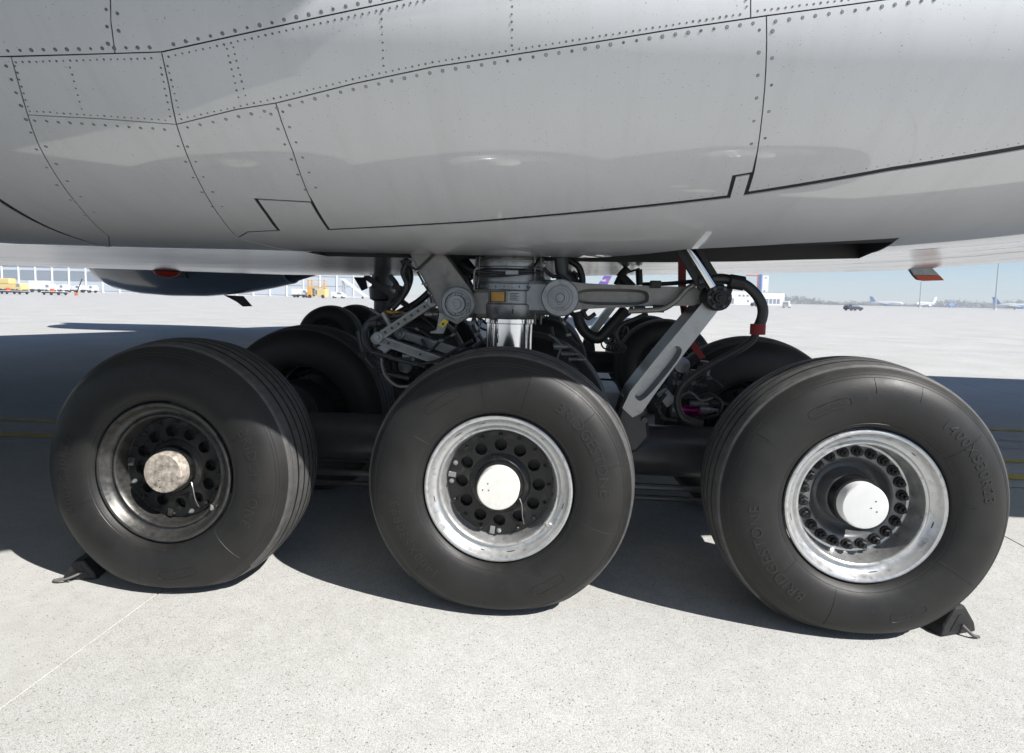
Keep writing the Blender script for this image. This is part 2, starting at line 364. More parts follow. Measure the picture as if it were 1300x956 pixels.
# bay box
bx = MB(); seg = [x for x in xs if HX0-.01 <= x <= HX1+.01]
for x in seg:
    y0 = yc(x)+.0015; th = R(62); q_ = SURF(x, th, -.03)
    hd = HD+.04*max(0, min(x, HX1)); xf = x+(.14 if x == HX1 else 0); bx.v += [tuple(q_), (x, q_.y+.05, 3.1), (xf, y0+hd, 3.1), (xf, y0+hd, zbot(x, y0+hd)-.001)]
for i in range(len(seg)-1):
    for j in range(3): bx.f.append((i*4+j, i*4+j+1, i*4+j+5, i*4+j+4))
bx.f += [(0,1,2,3), tuple(4*(len(seg)-1)+j for j in (3,2,1,0))]
bx.build('gear_bay', 'bay', air, 0)

# skin panels, each its own piece: outline in photo pixels -> outline on the fairing, inset by half the seam
def inset(poly, ws):
    n = len(poly); area = sum(poly[i][0]*poly[(i+1)%n][1]-poly[(i+1)%n][0]*poly[i][1] for i in range(n)); sg = 1 if area > 0 else -1
    out = []
    for i in range(n):
        p0, p1, p2 = (Vector(poly[i-1]), Vector(poly[i]), Vector(poly[(i+1)%n]))
        d1 = (p1-p0).normalized(); d2 = (p2-p1).normalized(); n1 = Vector((-d1.y, d1.x))*sg; n2 = Vector((-d2.y, d2.x))*sg
        a = p1+n1*ws[i-1]; b = p1+n2*ws[i]; cr = d1.x*d2.y-d1.y*d2.x
        if abs(cr) < .08: out.append(p1+(n1+n2).normalized()*max(ws[i-1], ws[i]))
        else:
            t = ((b-a).x*d2.y-(b-a).y*d2.x)/cr; out.append(a+d1*t)
    return out
def densify(pts, step=.07):
    P = []; Wt = []
    n = len(pts)
    for i in range(n):
        a = Vector(pts[i][:2]); b = Vector(pts[(i+1)%n][:2]); k = max(1, int((b-a).length/step))
        for q in range(k): P.append(a.lerp(b, q/k)); Wt.append(pts[i][2])
    return P, Wt
def panel(outline, off=0.0):
    """outline: ((px,py) or ('b', x) for the panel edge at the bottom, ...), each with the half seam of the side that starts there"""
    pts = []
    for q in outline:
        wd = q[2] if len(q) > 2 else .0022
        if q[0] == 'b': pts.append((q[1], SB, 0.0))
        else:
            h = on_belly(q[0], q[1])
            if h is None: h = (on_belly(q[0], q[1]-14) or (0, 0))[0], SB
            pts.append((h[0], h[1], wd))
    P, Wt = densify(pts); P = inset(P, Wt)
    xs_ = [p.x for p in P]; ys_ = [p.y for p in P]; n = len(P); g = .075
    def inside(x, y):
        c = False
        for i in range(n):
            a, b = P[i], P[i-1]
            if (a.y > y) != (b.y > y) and x < (b.x-a.x)*(y-a.y)/(b.y-a.y)+a.x: c = not c
        return c
    V = [Vector((p.x, p.y)) for p in P]
    yy = min(ys_)+g/2
    while yy < max(ys_):
        xx = min(xs_)+g/2
        while xx < max(xs_):
            if inside(xx, yy) and min((Vector((xx, yy))-p).length for p in P) > g*.45: V.append(Vector((xx, yy)))
            xx += g
        yy += g
    vo, eo, fo, *_ = delaunay_2d_cdt(V, [], [list(range(n))], 1, 1e-6)
    vs = []; nm = []
    for p in vo:
        th = s2th(min(max(p.y, 0), SB)); vs.append(SURF(p.x, th, off)); nm.append(NORM(p.x, th))
    cnt = {}
    for f in fo:
        for i in range(len(f)):
            e = (f[i], f[(i+1)%len(f)]); cnt[tuple(sorted(e))] = cnt.get(tuple(sorted(e)), 0)+1
    fs = []
    for f in fo:
        f = list(f)
        if (vs[f[1]]-vs[f[0]]).cross(vs[f[2]]-vs[f[0]]).dot(nm[f[0]]) < 0: f = f[::-1]
        fs.append(f)
    nv = len(vs); sk = []; allv = list(vs); alln = list(nm); mp = {}
    for f in fs[:]:
        for i in range(len(f)):
            a, b = f[i], f[(i+1)%len(f)]
            if cnt[tuple(sorted((a, b)))] == 1:
                idx = []
                dn = (vs[b]-vs[a]).cross(nm[a]).normalized()
                for q, dp in ((a, 0), (b, 0), (b, .0055), (a, .0055)):
                    idx.append(len(allv)); allv.append(vs[q]-nm[q]*dp); alln.append(dn)
                sk.append((idx[1], idx[0], idx[3], idx[2]))
    me = bpy.data.meshes.new('skin_panel'); me.from_pydata([tuple(v) for v in allv], [], fs+sk); me.materials.append(M['paint']); me.shade_smooth()
    me.normals_split_custom_set_from_vertices([tuple(v) for v in alln])
    return link('skin_panel', me, fair)
T = .015; TV = .0085
L2 = [(224,158),(300,139),(350,131)]; L2b = [(350,131),(450,106),(550,85),(700,62),(850,38),(953,23),(973,20)]
door = [(418,292,T),(600,282,T),(780,266,T),(925,250,TV),(932,224,TV),(955,220,TV),(947,246,T),(1130,215,T),(1300,187,T),(1500,150,0)]
panel([(-160,-140),(130,-140),(140,-20),(146,68),(0,72),(-160,76)])
panel([(130,-140),(640,-140,0),(600,-21),(500,2),(400,23),(300,45),(205,66),(146,68),(140,-20)])
panel([(640,-140),(940,-140),(953,-20),(953,23),(850,38),(700,62),(550,85),(450,106),(350,131),(300,139),(224,158),(215,112),(205,66),(300,45),(400,23),(500,2),(600,-21)])
panel([(940,-140),(1500,-140,0),(1500,-56),(1300,-27),(1135,-2),(973,20),(953,23),(953,-20)])
panel([(14,72),(205,66),(215,112),(224,158),(130,151),(35,146),(25,112)])
panel([(-160,76),(0,72),(14,72),(25,112),(35,146),(48,182),(72,224),(102,264),(138,300),(152,315,T),(100,304,T),(50,284,T),(0,255,T),(-40,228,T),(-160,160,0)])
panel([(35,146),(130,151),(224,158),(245,215),(280,276),(302,302,0),('b',-1.35),('b',-2.0),(152,315),(138,300),(102,264),(72,224),(48,182)])
panel([(224,158),(300,139),(350,131),(372,193),(396,257,TV),(360,255,TV),(325,253,TV),(340,274,TV),(354,293,.013),(314,295,.005),(302,302),(280,276),(245,215)])
panel(L2b + [(971,110),(962,190),(955,220,TV),(932,224,TV),(925,250,T),(780,266,T),(600,282,T),(418,292,.008),(396,257),(372,193)])
panel([(973,20),(1135,-2),(1300,-27),(1500,-56,0),(1500,150,T),(1300,187,T),(1130,215,T),(947,246,TV),(955,220),(962,190),(971,110)])
panel([(302,302,.005),(314,295,.013),(354,293,TV),(340,274,TV),(325,253,TV),(360,255,TV),(396,257,.008)] + door[:-1] + [(1500,150,0),('b',4.6),('b',HX1+.005),(1142,302,0),(1000,309.5,0),(870,316.5,0),('b',.45),('b',-1.3)])
panel([(-160,160,0),(-40,228,T),(0,255,T),(50,284,T),(100,304,T),(152,315,0),('b',-2.0),('b',-3.2),('b',-4.2)])

# fasteners: rows of flush screws along the seams, thousands of millimetre discs -> one piece
rv_d = MB(); rv_l = MB()
def screw(px, py, r):
    h = on_belly(px, py)
    if h is None: return
    th = s2th(h[1]); p = SURF(h[0], th); n = NORM(h[0], th); a = n.orthogonal().normalized(); b = n.cross(a); q = 8
    def ring(mb, r0, r1, z0, z1):
        vs = [p+n*z0+(a*math.cos(2*PI*i/q)+b*math.sin(2*PI*i/q))*r0 for i in range(q)]+[p+n*z1+(a*math.cos(2*PI*i/q)+b*math.sin(2*PI*i/q))*r1 for i in range(q)]
        mb.add(vs, [(i, (i+1)%q, (i+1)%q+q, i+q) for i in range(q)]+[tuple(range(q, 2*q))])
    ring(rv_d, r*1.02, r, -.001, .0003)
    if r > .0055: ring(rv_l, r*.66, r*.6, .0001, .0006)
    if r > .0055: ring(rv_d, r*.2, r*.2, .0004, .0009)
def row(pts, step, r, jit=.6, drop=0):
    pts = [Vector(p) for p in pts]; d = 0
    for i in range(len(pts)-1):
        a, b = pts[i], pts[i+1]; L = (b-a).length
        while d <= L:
            p = a.lerp(b, d/L)
            if random.random() > drop: screw(p.x+random.uniform(-jit, jit)*.5, p.y+random.uniform(-jit, jit)*.5, r*random.uniform(.8, 1.12))
            d += step
        d -= L
sm, bg_ = .0036, .0060
row([(-20,65),(198,60)], 15, bg_); row([(220,56),(490,-3)], 16, bg_); row([(20,79),(196,74)], 8.6, sm); row([(214,72),(490,11),(600,-14)], 9, sm)
row([(133,-10),(137,56)], 22, bg_); row([(147,-5),(152,56)], 22, bg_); row([(19,84),(36,138)], 9, sm); row([(8,84),(42,176)], 18, bg_)
row([(89,86),(104,140)], 9, sm); row([(204,86),(216,148)], 9, sm); row([(213,84),(228,146)], 9, sm); row([(288,62),(303,126)], 9, sm); row([(296,60),(312,124)], 9, sm)
row([(38,141),(218,153)], 8.6, sm); row([(230,151),(350,125),(450,100),(550,79),(700,56),(850,32),(948,17)], 8.6, sm); row([(962,14),(1140,-9)], 9, sm)
row([(44,153),(216,165)], 15, bg_); row([(238,162),(350,138),(450,113),(550,92),(700,69),(850,45),(960,29)], 16.6, bg_); row([(985,27),(1200,-3)], 17, bg_)
row([(484,14),(487,92)], 10, sm); row([(650,-12),(650,58)], 10, sm); row([(948,-10),(948,12)], 9, sm)
row([(964,38),(962,110),(953,190)], 29, bg_); row([(981,40),(979,120),(967,205)], 34, bg_)
row([(344,145),(388,243)], 21, bg_); row([(359,142),(404,246)], 21, bg_); row([(226,186),(250,235),(276,272)], 22, bg_); row([(238,186),(262,232),(286,268)], 22, bg_)
row([(46,190),(70,232),(120,288)], 26, bg_); row([(58,186),(84,228),(132,284)], 26, bg_); row([(430,288),(600,278),(780,262),(920,246)], 14, sm*.7, drop=.15); row([(962,238),(1130,209),(1300,181)], 14, sm*.7, drop=.15)
row([(340,283),(352,270)], 12, sm*.7); row([(936,246),(940,228)], 9, sm*.7)
ro = tag(rv_d.build('fastener_rows', 'rivet_dark', fair, 0), kind='stuff'); tag(rv_l.build('fastener_heads', 'rivet_light', fair, 0), kind='stuff')
# short scuffs
for q in ((135,104,142,119),(762,262,770,266),(1024,155,1035,153)):
    pass

# fuselage above, wings, engine (what shades and mirrors in the belly)
fu = MB(); fx = [-38, -37, -35, -31, -26, -20] + list(range(-15, 16, 5)) + [20, 26, 31]
for x in fx:
    q = 1.0
    if x < -26: q = math.sqrt(max(.02, 1-((-26-x)/12.4)**2))
    zc_, hh, ww = 6.7, 3.95*q, 3.57*q
    if x > 12: tt = (x-12)/20; zc_ += 1.6*tt; hh *= 1-.45*tt; ww *= 1-.5*tt
    for j in range(40): a = 2*PI*j/40; fu.v.append((x, MID+ww*math.cos(a), zc_+hh*math.sin(a)))
for i in range(len(fx)-1):
    for j in range(40): fu.f.append((i*40+j, i*40+(j+1)%40, i*40+40+(j+1)%40, i*40+40+j))
fu.f += [tuple(range(40)), tuple((len(fx)-1)*40+j for j in range(40))]
fu.build('fuselage', 'paint', air, 40)
def wing(sgn):
    te = [(1.1, .3), (1.1, -1.72), (.1, -2.35), (1.6, -3.2), (2.6, -4.4), (3.1, -8.2), (6.5, -20), (15, -38)]
    mb = MB(); n = 9
    for (xt, y) in te:
        q = (-y)/38; xl = -17+25*q*1.02 if y < -1 else -17.5; z = 4.0+2.6*q; th = 1.9*(1-q)**1.3+.18
        ring = []
        for i in range(n): u = i/(n-1); ring.append((xl+(xt-xl)*u, z+th*.40*4*u*(1-u)**.8*.9+.05*(1-u)))
        for i in range(n-2, 0, -1): u = i/(n-1); ring.append((xl+(xt-xl)*u, z-th*.22*4*u*(1-u)*.5))
        for (x, zz) in ring: mb.v.append((x, y if sgn < 0 else 2*MID-y, zz))
    k = 2*n-2
    for i in range(len(te)-1):
        for j in range(k): mb.f.append((i*k+j, i*k+(j+1)%k, i*k+k+(j+1)%k, i*k+k+j))
    mb.f += [tuple(range(k)), tuple((len(te)-1)*k+j for j in range(k))]
    return mb.build('wing', 'paint', air, 40)
wing(-1); wing(1)
# far engine pod with its keel line near eye height
nc = Vector((-12.5, 18.4, -.08))
prof = [(-4.45,1.15),(-4.6,1.32),(-4.5,1.45),(-4.1,1.63),(-3.2,1.78),(-2,1.84),(-.6,1.82),(.8,1.68),(2.0,1.45),(2.7,1.28),(2.72,1.22)]
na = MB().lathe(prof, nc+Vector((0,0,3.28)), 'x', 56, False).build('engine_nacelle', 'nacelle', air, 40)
MB().lathe([(2.2,1.2),(2.9,1.08),(3.6,.86),(4.1,.62),(4.12,.3)], nc+Vector((0,0,3.2)), 'x', 40).build('exhaust_nozzle', 'black_matte', na, 40)
MB().prism([nc+Vector(p) for p in ((.0,-.03,1.52),(.75,-.03,1.50),(1.1,-.03,1.12),(.75,-.03,1.1),(.5,-.03,1.28))], (0,.07,0)).build('drain_mast', 'black_matte', na, 0)
MB().prism([nc+Vector(p) for p in ((-1.2,-1.66,2.55),(-.55,-1.66,2.55),(-.35,-1.66,2.1),(-1.0,-1.66,2.1))], (0,.1,0)).build('vent_opening', 'black_matte', na, 0)
MB().box((-16.5, 18.1, 4.6), (-9.4, 18.7, 6.2)).build('engine_pylon', 'nacelle', air, 0, .1)
# red beacon under the belly
bc = at(212, 341, 3.7)
bl = MB().lathe([(-.058,.012),(-.055,.05),(-.04,.09),(-.015,.125),(.0,.135),(.02,.137)], (bc.x, 3.7, zk(bc.x)-.02), 'z', 28).build('beacon_light', 'redlamp', air, 50)
MB().lathe([(-.012,.138),(.03,.15)], (bc.x, 3.7, zk(bc.x)-.0), 'z', 28).build('beacon_collar', 'black_matte', bl, 50)
# drain mast with an orange tip under the tail side of the belly
dm = lambda px, py: at(px, py, 3.65)
fin = [dm(1143.6,337), dm(1183.8,329), dm(1181,335), dm(1183.8,340.5), dm(1193,349.4), dm(1160.5,349.4)]
fin[0].z = fin[1].z = zk(5)+.05
o = MB().prism(fin, (0,.05,0)).build('antenna_fin', 'steel', air, 0, .004)
MB().prism([dm(1160.5,349.6), dm(1193.3,349.6), dm(1199,355.8), dm(1175.5,356.6), dm(1166,355)], (0,.05,0)).build('fin_tip', 'orange', o, 0, .004)

# ------------------------------------------------------------------ wheels
TC, ZC = .205, .65                                              # tyre centre from the flange plane, axle height
half = [(.012,.374),(-.012,.386),(-.030,.405),(-.044,.432),(-.053,.465),(-.0565,.50),(-.055,.535),(-.048,.57),(-.036,.600),(-.017,.628),(.008,.652),(.028,.664),(.036,.674),(.048,.6785),(.0495,.671),(.056,.673),(.057,.6785),(.075,.683)]
tread = [(.090,.6860),(.0915,.671),(.1015,.671),(.103,.6885),(.144,.6945),(.1455,.680),(.1555,.680),(.157,.6955),(.198,.6980),(.1995,.683),(.205,.683)]
near = half+tread; tprof = near+[(2*TC-y, r) for y, r in near[::-1][1:]]
def side_y(r):
    for (y0, r0), (y1, r1) in zip(half[1:], half[2:]):
        if r0 <= r <= r1: return y0+(y1-y0)*(r-r0)/(r1-r0)
    return half[1][0] if r < half[1][1] else half[-1][0]
def deflect(p):                                                 # the loaded tyre: flat on the ground, sidewall bulging above it
    x, y, z = p
    r = math.hypot(x, z)
    if z < -.3 and r > .4:
        q = min(1, (-z-.3)/.3); s = math.exp(-(x/.36)**2)*q; y = TC+(y-TC)*(1+.085*s)
        if z < -.56: z = -.56-(1-math.exp(-(-z-.56)/.105))*.105 if True else z
    return Vector((x, y, max(z, -ZC+.001)))
def tyre_mesh():
    mb = MB(); n = 128
    mb.lathe(tprof, n=n, caps=False); mb.v = [tuple(deflect(p)) for p in mb.v]
    o = mb.build('tyre', 'rubber', None, 28); me = o.data; me.materials.append(M['tread'])
    for p in me.polygons:
        r_ = math.hypot(p.center.x, p.center.z); yy = min(p.center.y, 2*TC-p.center.y); nr_ = abs(p.normal.y)
        if .030 < yy and not any(g0 < yy < g1 for g0, g1 in ((.0475,.0565),(.0895,.1035),(.1435,.1575),(.1975,.2125))): p.material_index = 1
    bpy.data.objects.remove(o); return me
TYRE = tyre_mesh()
def arc_text(s, size, r, phi, parent, lift=.0022, spacing=1.0, zrot=0):
    me = text_mesh(s, size, .001, spacing)
    for v in me.vertices:
        a = phi+v.co.x/r; rr = r+v.co.y
        p = Vector((rr*math.sin(a), side_y(rr)-(lift if v.co.z > 0 else -.002), rr*math.cos(a)))
        v.co = deflect(p)
    me.materials.clear(); me.materials.append(M['rubber_text']); return link('lettering', me, parent)
def sidewall_marks(parent, rot, seed):
    rnd = random.Random(seed); mb = MB()
    def P(r, a, l): return deflect(Vector((r*math.sin(a), side_y(r)-l, r*math.cos(a))))
    for k in range(9):                                          # fine radial mould lines
        a = rot+R((-62,-5,12,48,80,112,186,220,262)[k]+rnd.uniform(-5, 5)); r0 = rnd.choice((.405, .41, .55)); r1 = rnd.choice((.49, .60, .615)) if r0 < .5 else .62
        n = 10; wd = .0009
        for i in range(n):
            ra, rb = r0+(r1-r0)*i/n, r0+(r1-r0)*(i+1)/n
            mb.add([P(ra,a-wd/ra,.0002),P(ra,a+wd/ra,.0002),P(rb,a+wd/rb,.0002),P(rb,a-wd/rb,.0002),P(ra,a,.0018),P(rb,a,.0018)], [(0,4,5,3),(4,1,2,5)])
    for rr in (.398, .407, .622, .634):                          # moulded rings
        n = 128
        for i in range(n):
            a, b = 2*PI*i/n, 2*PI*(i+1)/n; wd = .0011
            mb.add([P(rr-wd,a,.0001),P(rr-wd,b,.0001),P(rr,b,.0014),P(rr,a,.0014),P(rr+wd,a,.0001),P(rr+wd,b,.0001)], [(0,1,2,3),(3,2,5,4)])
    for c, wdt in ((rot+R(-32), .20), (rot+R(150), .17)):        # moulded data frames, rounded
        pts = []
        for i in range(40):
            t = 2*PI*i/40; ex = wdt/2*math.copysign(abs(math.cos(t))**.35, math.cos(t)); ey = .022*math.copysign(abs(math.sin(t))**.5, math.sin(t)); pts.append((.525+ey, c+ex/.525))
        for i in range(40):
            (ra, aa), (rb, ab) = pts[i], pts[(i+1)%40]; mb.add([P(ra-.0012,aa,.0001),P(rb-.0012,ab,.0001),P(rb,ab,.0017),P(ra,aa,.0017),P(ra+.0012,aa,.0001),P(rb+.0012,ab,.0001)], [(0,1,2,3),(3,2,5,4)])
    for c, rows, wd in ((rot+R(-32), 3, .15), (rot+R(150), 2, .11)):   # illegible moulded data lines
        for k in range(rows):
            a = c-wd/2/.525; r_ = .537-.012*k
            while a < c+wd/2/.525:
                w2 = rnd.uniform(.003, .008)/.525
                if rnd.random() > .2: mb.add([P(r_,a,.0001),P(r_,a+w2,.0001),P(r_+.006,a+w2,.0016),P(r_+.006,a,.0016),P(r_+.007,a,.0001),P(r_+.007,a+w2,.0001)], [(0,1,2,3),(3,2,5,4)])
                a += w2+.003/.525
    tag(mb.build('sidewall_ribs', 'rubber_text', parent, 0), kind='stuff')
def disc_holes(r0, r1, y0, y1, hr, nh, hole, a0=0):
    """ring plate with round holes"""
    V = []; E = []
    def loop(c, r, n):
        k = len(V)
        for i in range(n): a = 2*PI*i/n; V.append(Vector((c[0]+r*math.cos(a), c[1]+r*math.sin(a))))
        for i in range(n): E.append((k+i, k+(i+1)%n))
    loop((0,0), r1, 72); loop((0,0), r0, 48)
    for i in range(nh): a = a0+2*PI*i/nh; loop((hr*math.cos(a), hr*math.sin(a)), hole, 16)
    vo, eo, fo, *_ = delaunay_2d_cdt(V, E, [], 0, 1e-6)
    mb = MB(); keep = []
    for f in fo:
        c = sum((vo[i] for i in f), Vector((0,0)))/len(f); r = c.length
        if r > r1*math.cos(PI/72)+1e-4 or r < r0*math.cos(PI/48)-1e-6: continue
        if any((c-Vector((hr*math.cos(a0+2*PI*i/nh), hr*math.sin(a0+2*PI*i/nh)))).length < hole*math.cos(PI/16)-1e-5 for i in range(nh)): continue
        keep.append(tuple(f))
    mb.add([(p.x, y0, p.y) for p in vo], keep)
    for i in range(nh):
        a = a0+2*PI*i/nh; mb.lathe([(y0,hole),(y1,hole*.97)], (hr*math.cos(a), 0, hr*math.sin(a)), 'y', 16, False)
    return mb
bolt_me = None
def bolt(parent, x, y, z, s, m):
    key = 'bolt_'+m
    if key not in MESH:
        o = MB().lathe([(0,.014),(-.006,.014),(-.0065,.0115)], n=12).lathe([(-.006,.0105),(-.017,.0105),(-.019,.008)], n=6).lathe([(-.018,.0055),(-.027,.005)], n=8).build('bolt', m, None, 30); MESH[key] = o.data; bpy.data.objects.remove(o)
    o = link('bolt', MESH[key], parent); o.location = (x, y, z); o.scale = (s, s, s); o.rotation_euler = (0, random.uniform(0, 6), 0); return o
MESH = {}
lip = [(.03,.352),(.016,.362),(.004,.3735),(-.006,.3745),(-.013,.371),(-.0155,.364),(-.012,.355),(-.003,.349),(.008,.344),(.022,.334),(.030,.324),(.032,.315),(.026,.309),(.022,.304),(.022,.298),(.027,.293)]
def wheel(x, y, rz, kind, rot, label=None, detail=True):
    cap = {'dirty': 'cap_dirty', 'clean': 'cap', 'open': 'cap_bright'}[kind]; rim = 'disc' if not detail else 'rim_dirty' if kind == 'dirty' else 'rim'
    if kind == 'open': prof = lip+[(.05,.289),(.085,.286),(.115,.282),(.126,.274),(.128,.262)]
    else: prof = lip+[(.05,.288),(.08,.283),(.100,.279),(.108,.270),(.11,.255)]
    w_ = MB().lathe(prof, n=112, caps=False).build('wheel', rim, air, 35)
    w_.location = (x, y, ZC); w_.rotation_euler = (0, 0, rz)
    if label: w_['label'] = label
    t = link('tyre', TYRE, w_)
    if not detail:
        MB().lathe([(.14,.272),(.12,.12),(.05,.11),(.0,.1)], n=40).build('wheel_disc', 'disc', w_, 30); return w_
    if kind == 'open':
        MB().lathe([(.128,.275),(.127,.208),(.131,.200),(.145,.190),(.172,.182),(.192,.170),(.198,.155),(.190,.141),(.165,.132),(.12,.128),(.105,.124),(.10,.117)], n=72, caps=False).build('wheel_bell', 'bell', w_, 40)
        MB().lathe([(.12,.124),(.06,.1235),(.045,.120),(.043,.110)], n=56, caps=False).build('hub_collar', 'disc', w_, 40)
        c = MB().lathe([(.10,.110),(.0,.109),(-.006,.1075),(-.011,.103),(-.012,.09),(-.012,.0005)], n=64, caps=False).build('hub_cap', cap, w_, 28)
        for k in range(22):
            a = 2*PI*k/22+.1; bolt(w_, .236*math.cos(a),   .127, .236*math.sin(a), 1.9, 'black_matte')
    else:
        dk = disc_holes(.118, .272, .095, .135, .200, 12, .032, rot*.3).build('wheel_disc', 'disc', w_, 30)
        MB().lathe([(.137,.275),(.142,.10)], n=48, caps=False).build('brake_plate', 'black_matte', w_, 30)
        MB().lathe([(.095,.158),(.088,.152),(.082,.138),(.075,.128),(.06,.1245),(.050,.1205),(.048,.112)], n=64, caps=False).build('hub_collar', 'disc', w_, 40)
        c = MB().lathe([(.09,.108),(-.004,.107),(-.010,.1055),(-.0145,.101),(-.015,.09),(-.015,.0005)], n=64, caps=False).build('hub_cap', cap, w_, 28)
        for k in range(16):
            a = 2*PI*k/16+rot; bolt(w_, .252*math.cos(a), .095, .252*math.sin(a), .9, 'steel' if k in (7, 8, 12) else 'disc')
        # temperature sensor lead and valve
        a = rot+R(-75)
        MB().tube(smooth_path([(.10,.07,-.06),(.118,.06,-.10),(.122,.07,-.16),(.13,.088,-.21)]), .0028, 6).build('sensor_lead', 'brushed', w_)
        MB().tube([(.24,.03,-.175),(.255,.008,-.187)], .009, 10).build('inflation_valve', 'rim', w_)
        for q in (R(172), R(262)):                               # balance brackets with nuts
            b0 = Vector((.252*math.cos(q), .088, .252*math.sin(q)))
            br = MB().box((-.02, -.004, -.013), (.02, .008, .013), Matrix.Translation(b0)@Matrix.Rotation(-q, 4, 'Y')).build('bracket', 'steel' if kind == 'clean' else 'rim_dirty', w_, 0, .003)
    for k in range(7 if kind != 'dirty' else 3):                  # stencilled marks and slots on the rim ledge
        q = R(40+51*k+13*(k%3)); wd_ = .010+.006*(k%3)
        MB().box((-wd_, -.0012, -.0035), (wd_, .001, .0035), Matrix.Translation((.3365*math.sin(q), .0195, .3365*math.cos(q)))@Matrix.Rotation(q, 4, 'Y')@Matrix.Rotation(R(38), 4, 'X')).build('rim_mark', 'ink', w_, 0)
    for dx, dz in ((-.05, .028), (-.075, -.005), (-.045, -.006)) if kind == 'clean' else ((-.04,-.06),(-.02,-.04),(-.015,-.075)) if kind == 'dirty' else ((.045, .03), (.025, -.003), (.052, -.02)):
        MB().lathe([(0, .0035), (-.0012, .0035)], (dx, -.0148 if kind != 'open' else -.0118, dz), n=10).build('screw_hole', 'ink', c, 0)
    return w_
PITCHX = 1.76
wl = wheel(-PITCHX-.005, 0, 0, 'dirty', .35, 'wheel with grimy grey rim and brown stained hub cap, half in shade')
wm = wheel(0, 0, 0, 'clean', 0, 'middle wheel with bright rim, black disc with round holes and white hub cap')
wr = wheel(PITCHX-.005, 0, 0, 'open', 0, 'deep open wheel with bright rim, ring of bolts and no brake disc')
for w_, ra, rb, sd, rt_ in ((wl, R(89), R(266), 1, R(200)), (wm, R(61), R(238), 2, R(0)), (wr, R(241), R(59), 3, R(8))):
    arc_text('BRIDGESTONE', .074, .522, ra, w_, .0024, 1.1); arc_text('1400X530R23', .066, .520, rb, w_, .0024, 1.2)
    sidewall_marks(w_, rt_, sd)
YI = 1.99
for k, x in enumerate((-PITCHX, 0, PITCHX)):
    wheel(x, YI, PI, 'clean' if k < 2 else 'open', 0, None, False)
    wheel(x, 2*MID-YI, 0, 'clean', 0, None, False); wheel(x, 2*MID, PI, 'clean', 0, None, False)
for x in (-4.6, -2.85):
    wheel(x, 9.05, 0, 'clean', 0, None, False); wheel(x, 11.0, PI, 'clean', 0, None, False)

# ------------------------------------------------------------------ landing gear leg
GY = .995; gear = []
def G(o): gear.append(o); return o
sx = -.045
leg = G(MB().lathe([(2.9,.17),(1.865,.17),(1.86,.215),(1.83,.225),(1.80,.222),(1.795,.205),(1.77,.205),(1.765,.222),(1.755,.226),(1.70,.226),(1.69,.236),(1.655,.238),(1.645,.230),(1.57,.230),(1.56,.238),(1.50,.236),(1.475,.222),(1.468,.20),(1.466,.165)], (sx, GY, 0), 'z', 64).build('main_strut', 'steel', air, 28))
leg['label'] = 'thick grey main strut with placards rising into the belly'
G(MB().lathe([(1.47,.160),(1.44,.160),(1.435,.152),(.62,.152)], (sx, GY, 0), 'z', 56).build('piston', 'chrome', leg, 30))
for z, r in ((1.835,.2275),(1.7815,.209),(1.7,.2285)): G(MB().lathe([(z-.006,r-.004),(z-.004,r+.004),(z+.004,r+.004),(z+.006,r-.004)], (sx, GY, 0), 'z', 56, False).build('clamp_band', 'black_matte' if z < 1.82 and z > 1.71 else 'steel_tan', leg, 30))
def on_leg(a, z, r=.2305): return Vector((sx+r*math.sin(a), GY-r*math.cos(a), z))
def leg_patch(a0, a1, z0, z1, m, name, r=.2318):
    mb = MB(); n = 8
    for i in range(n+1):
        a = a0+(a1-a0)*i/n; mb.v += [tuple(on_leg(a, z0, r)), tuple(on_leg(a, z1, r))]
    mb.f = [(2*i, 2*i+2, 2*i+3, 2*i+1) for i in range(n)]; return mb.build(name, m, leg)
leg_patch(R(-28), R(-2), 1.575, 1.642, 'ink', 'placard_frame'); leg_patch(R(-26), R(-4), 1.580, 1.637, 'bronze', 'bronze_placard', .2328)
leg_patch(R(2), R(21), 1.578, 1.64, 'placard', 'data_placard')
for k in range(5): leg_patch(R(4), R(18-3*(k%2)), 1.628-.010*k, 1.632-.010*k, 'ink', 'print_line', .2328)
leg_patch(R(3), R(13), 1.672, 1.683, 'placard', 'data_placard', .2395)
leg_patch(R(8), R(10), 1.505, 1.535, 'ink', 'level_mark', .2395)
flat_text('H', .02, on_leg(R(9), 1.548, .241), 'ink', leg)
# lugs on the strut
def pin(px, py, Y, r, depth, rings, name='pivot_pin', m='steel', parent=leg):
    c = at(px, py, Y); prof = [(depth, r)]+[(0.006, r), (0, r-.006)]
    for q, dz in rings: prof.append((dz, q*r))
    prof.append((rings[-1][1], .001))
    return G(MB().lathe(prof, (c.x, Y, c.z), 'y', 40, False).build(name, m, parent, 25))
lug_r = [(.70,0),(.68,.006),(.62,.006),(.60,-.006),(.52,-.006),(.50,.004),(.36,.004),(.34,-.008),(.26,-.008),(.22,.0),(.14,.0),(.13,-.01)]
pin(711, 378, .70, .114, .30, lug_r, 'torque_link_pivot', 'steel')
G(MB().box((sx+.05, .80, 1.50), (.30, 1.12, 1.72)).build('strut_lug', 'steel', leg, 0, .03))
G(MB().box((-.42, .80, 1.47), (sx-.05, 1.12, 1.66)).build('strut_lug', 'steel_tan', leg, 0, .03))
def link_forging(poly, Y, th, m, name, parent=air, bevel=.008): return G(MB().prism([at(a, b, Y) for a, b in poly], (0, th, 0)).build(name, m, parent, 0, bevel))
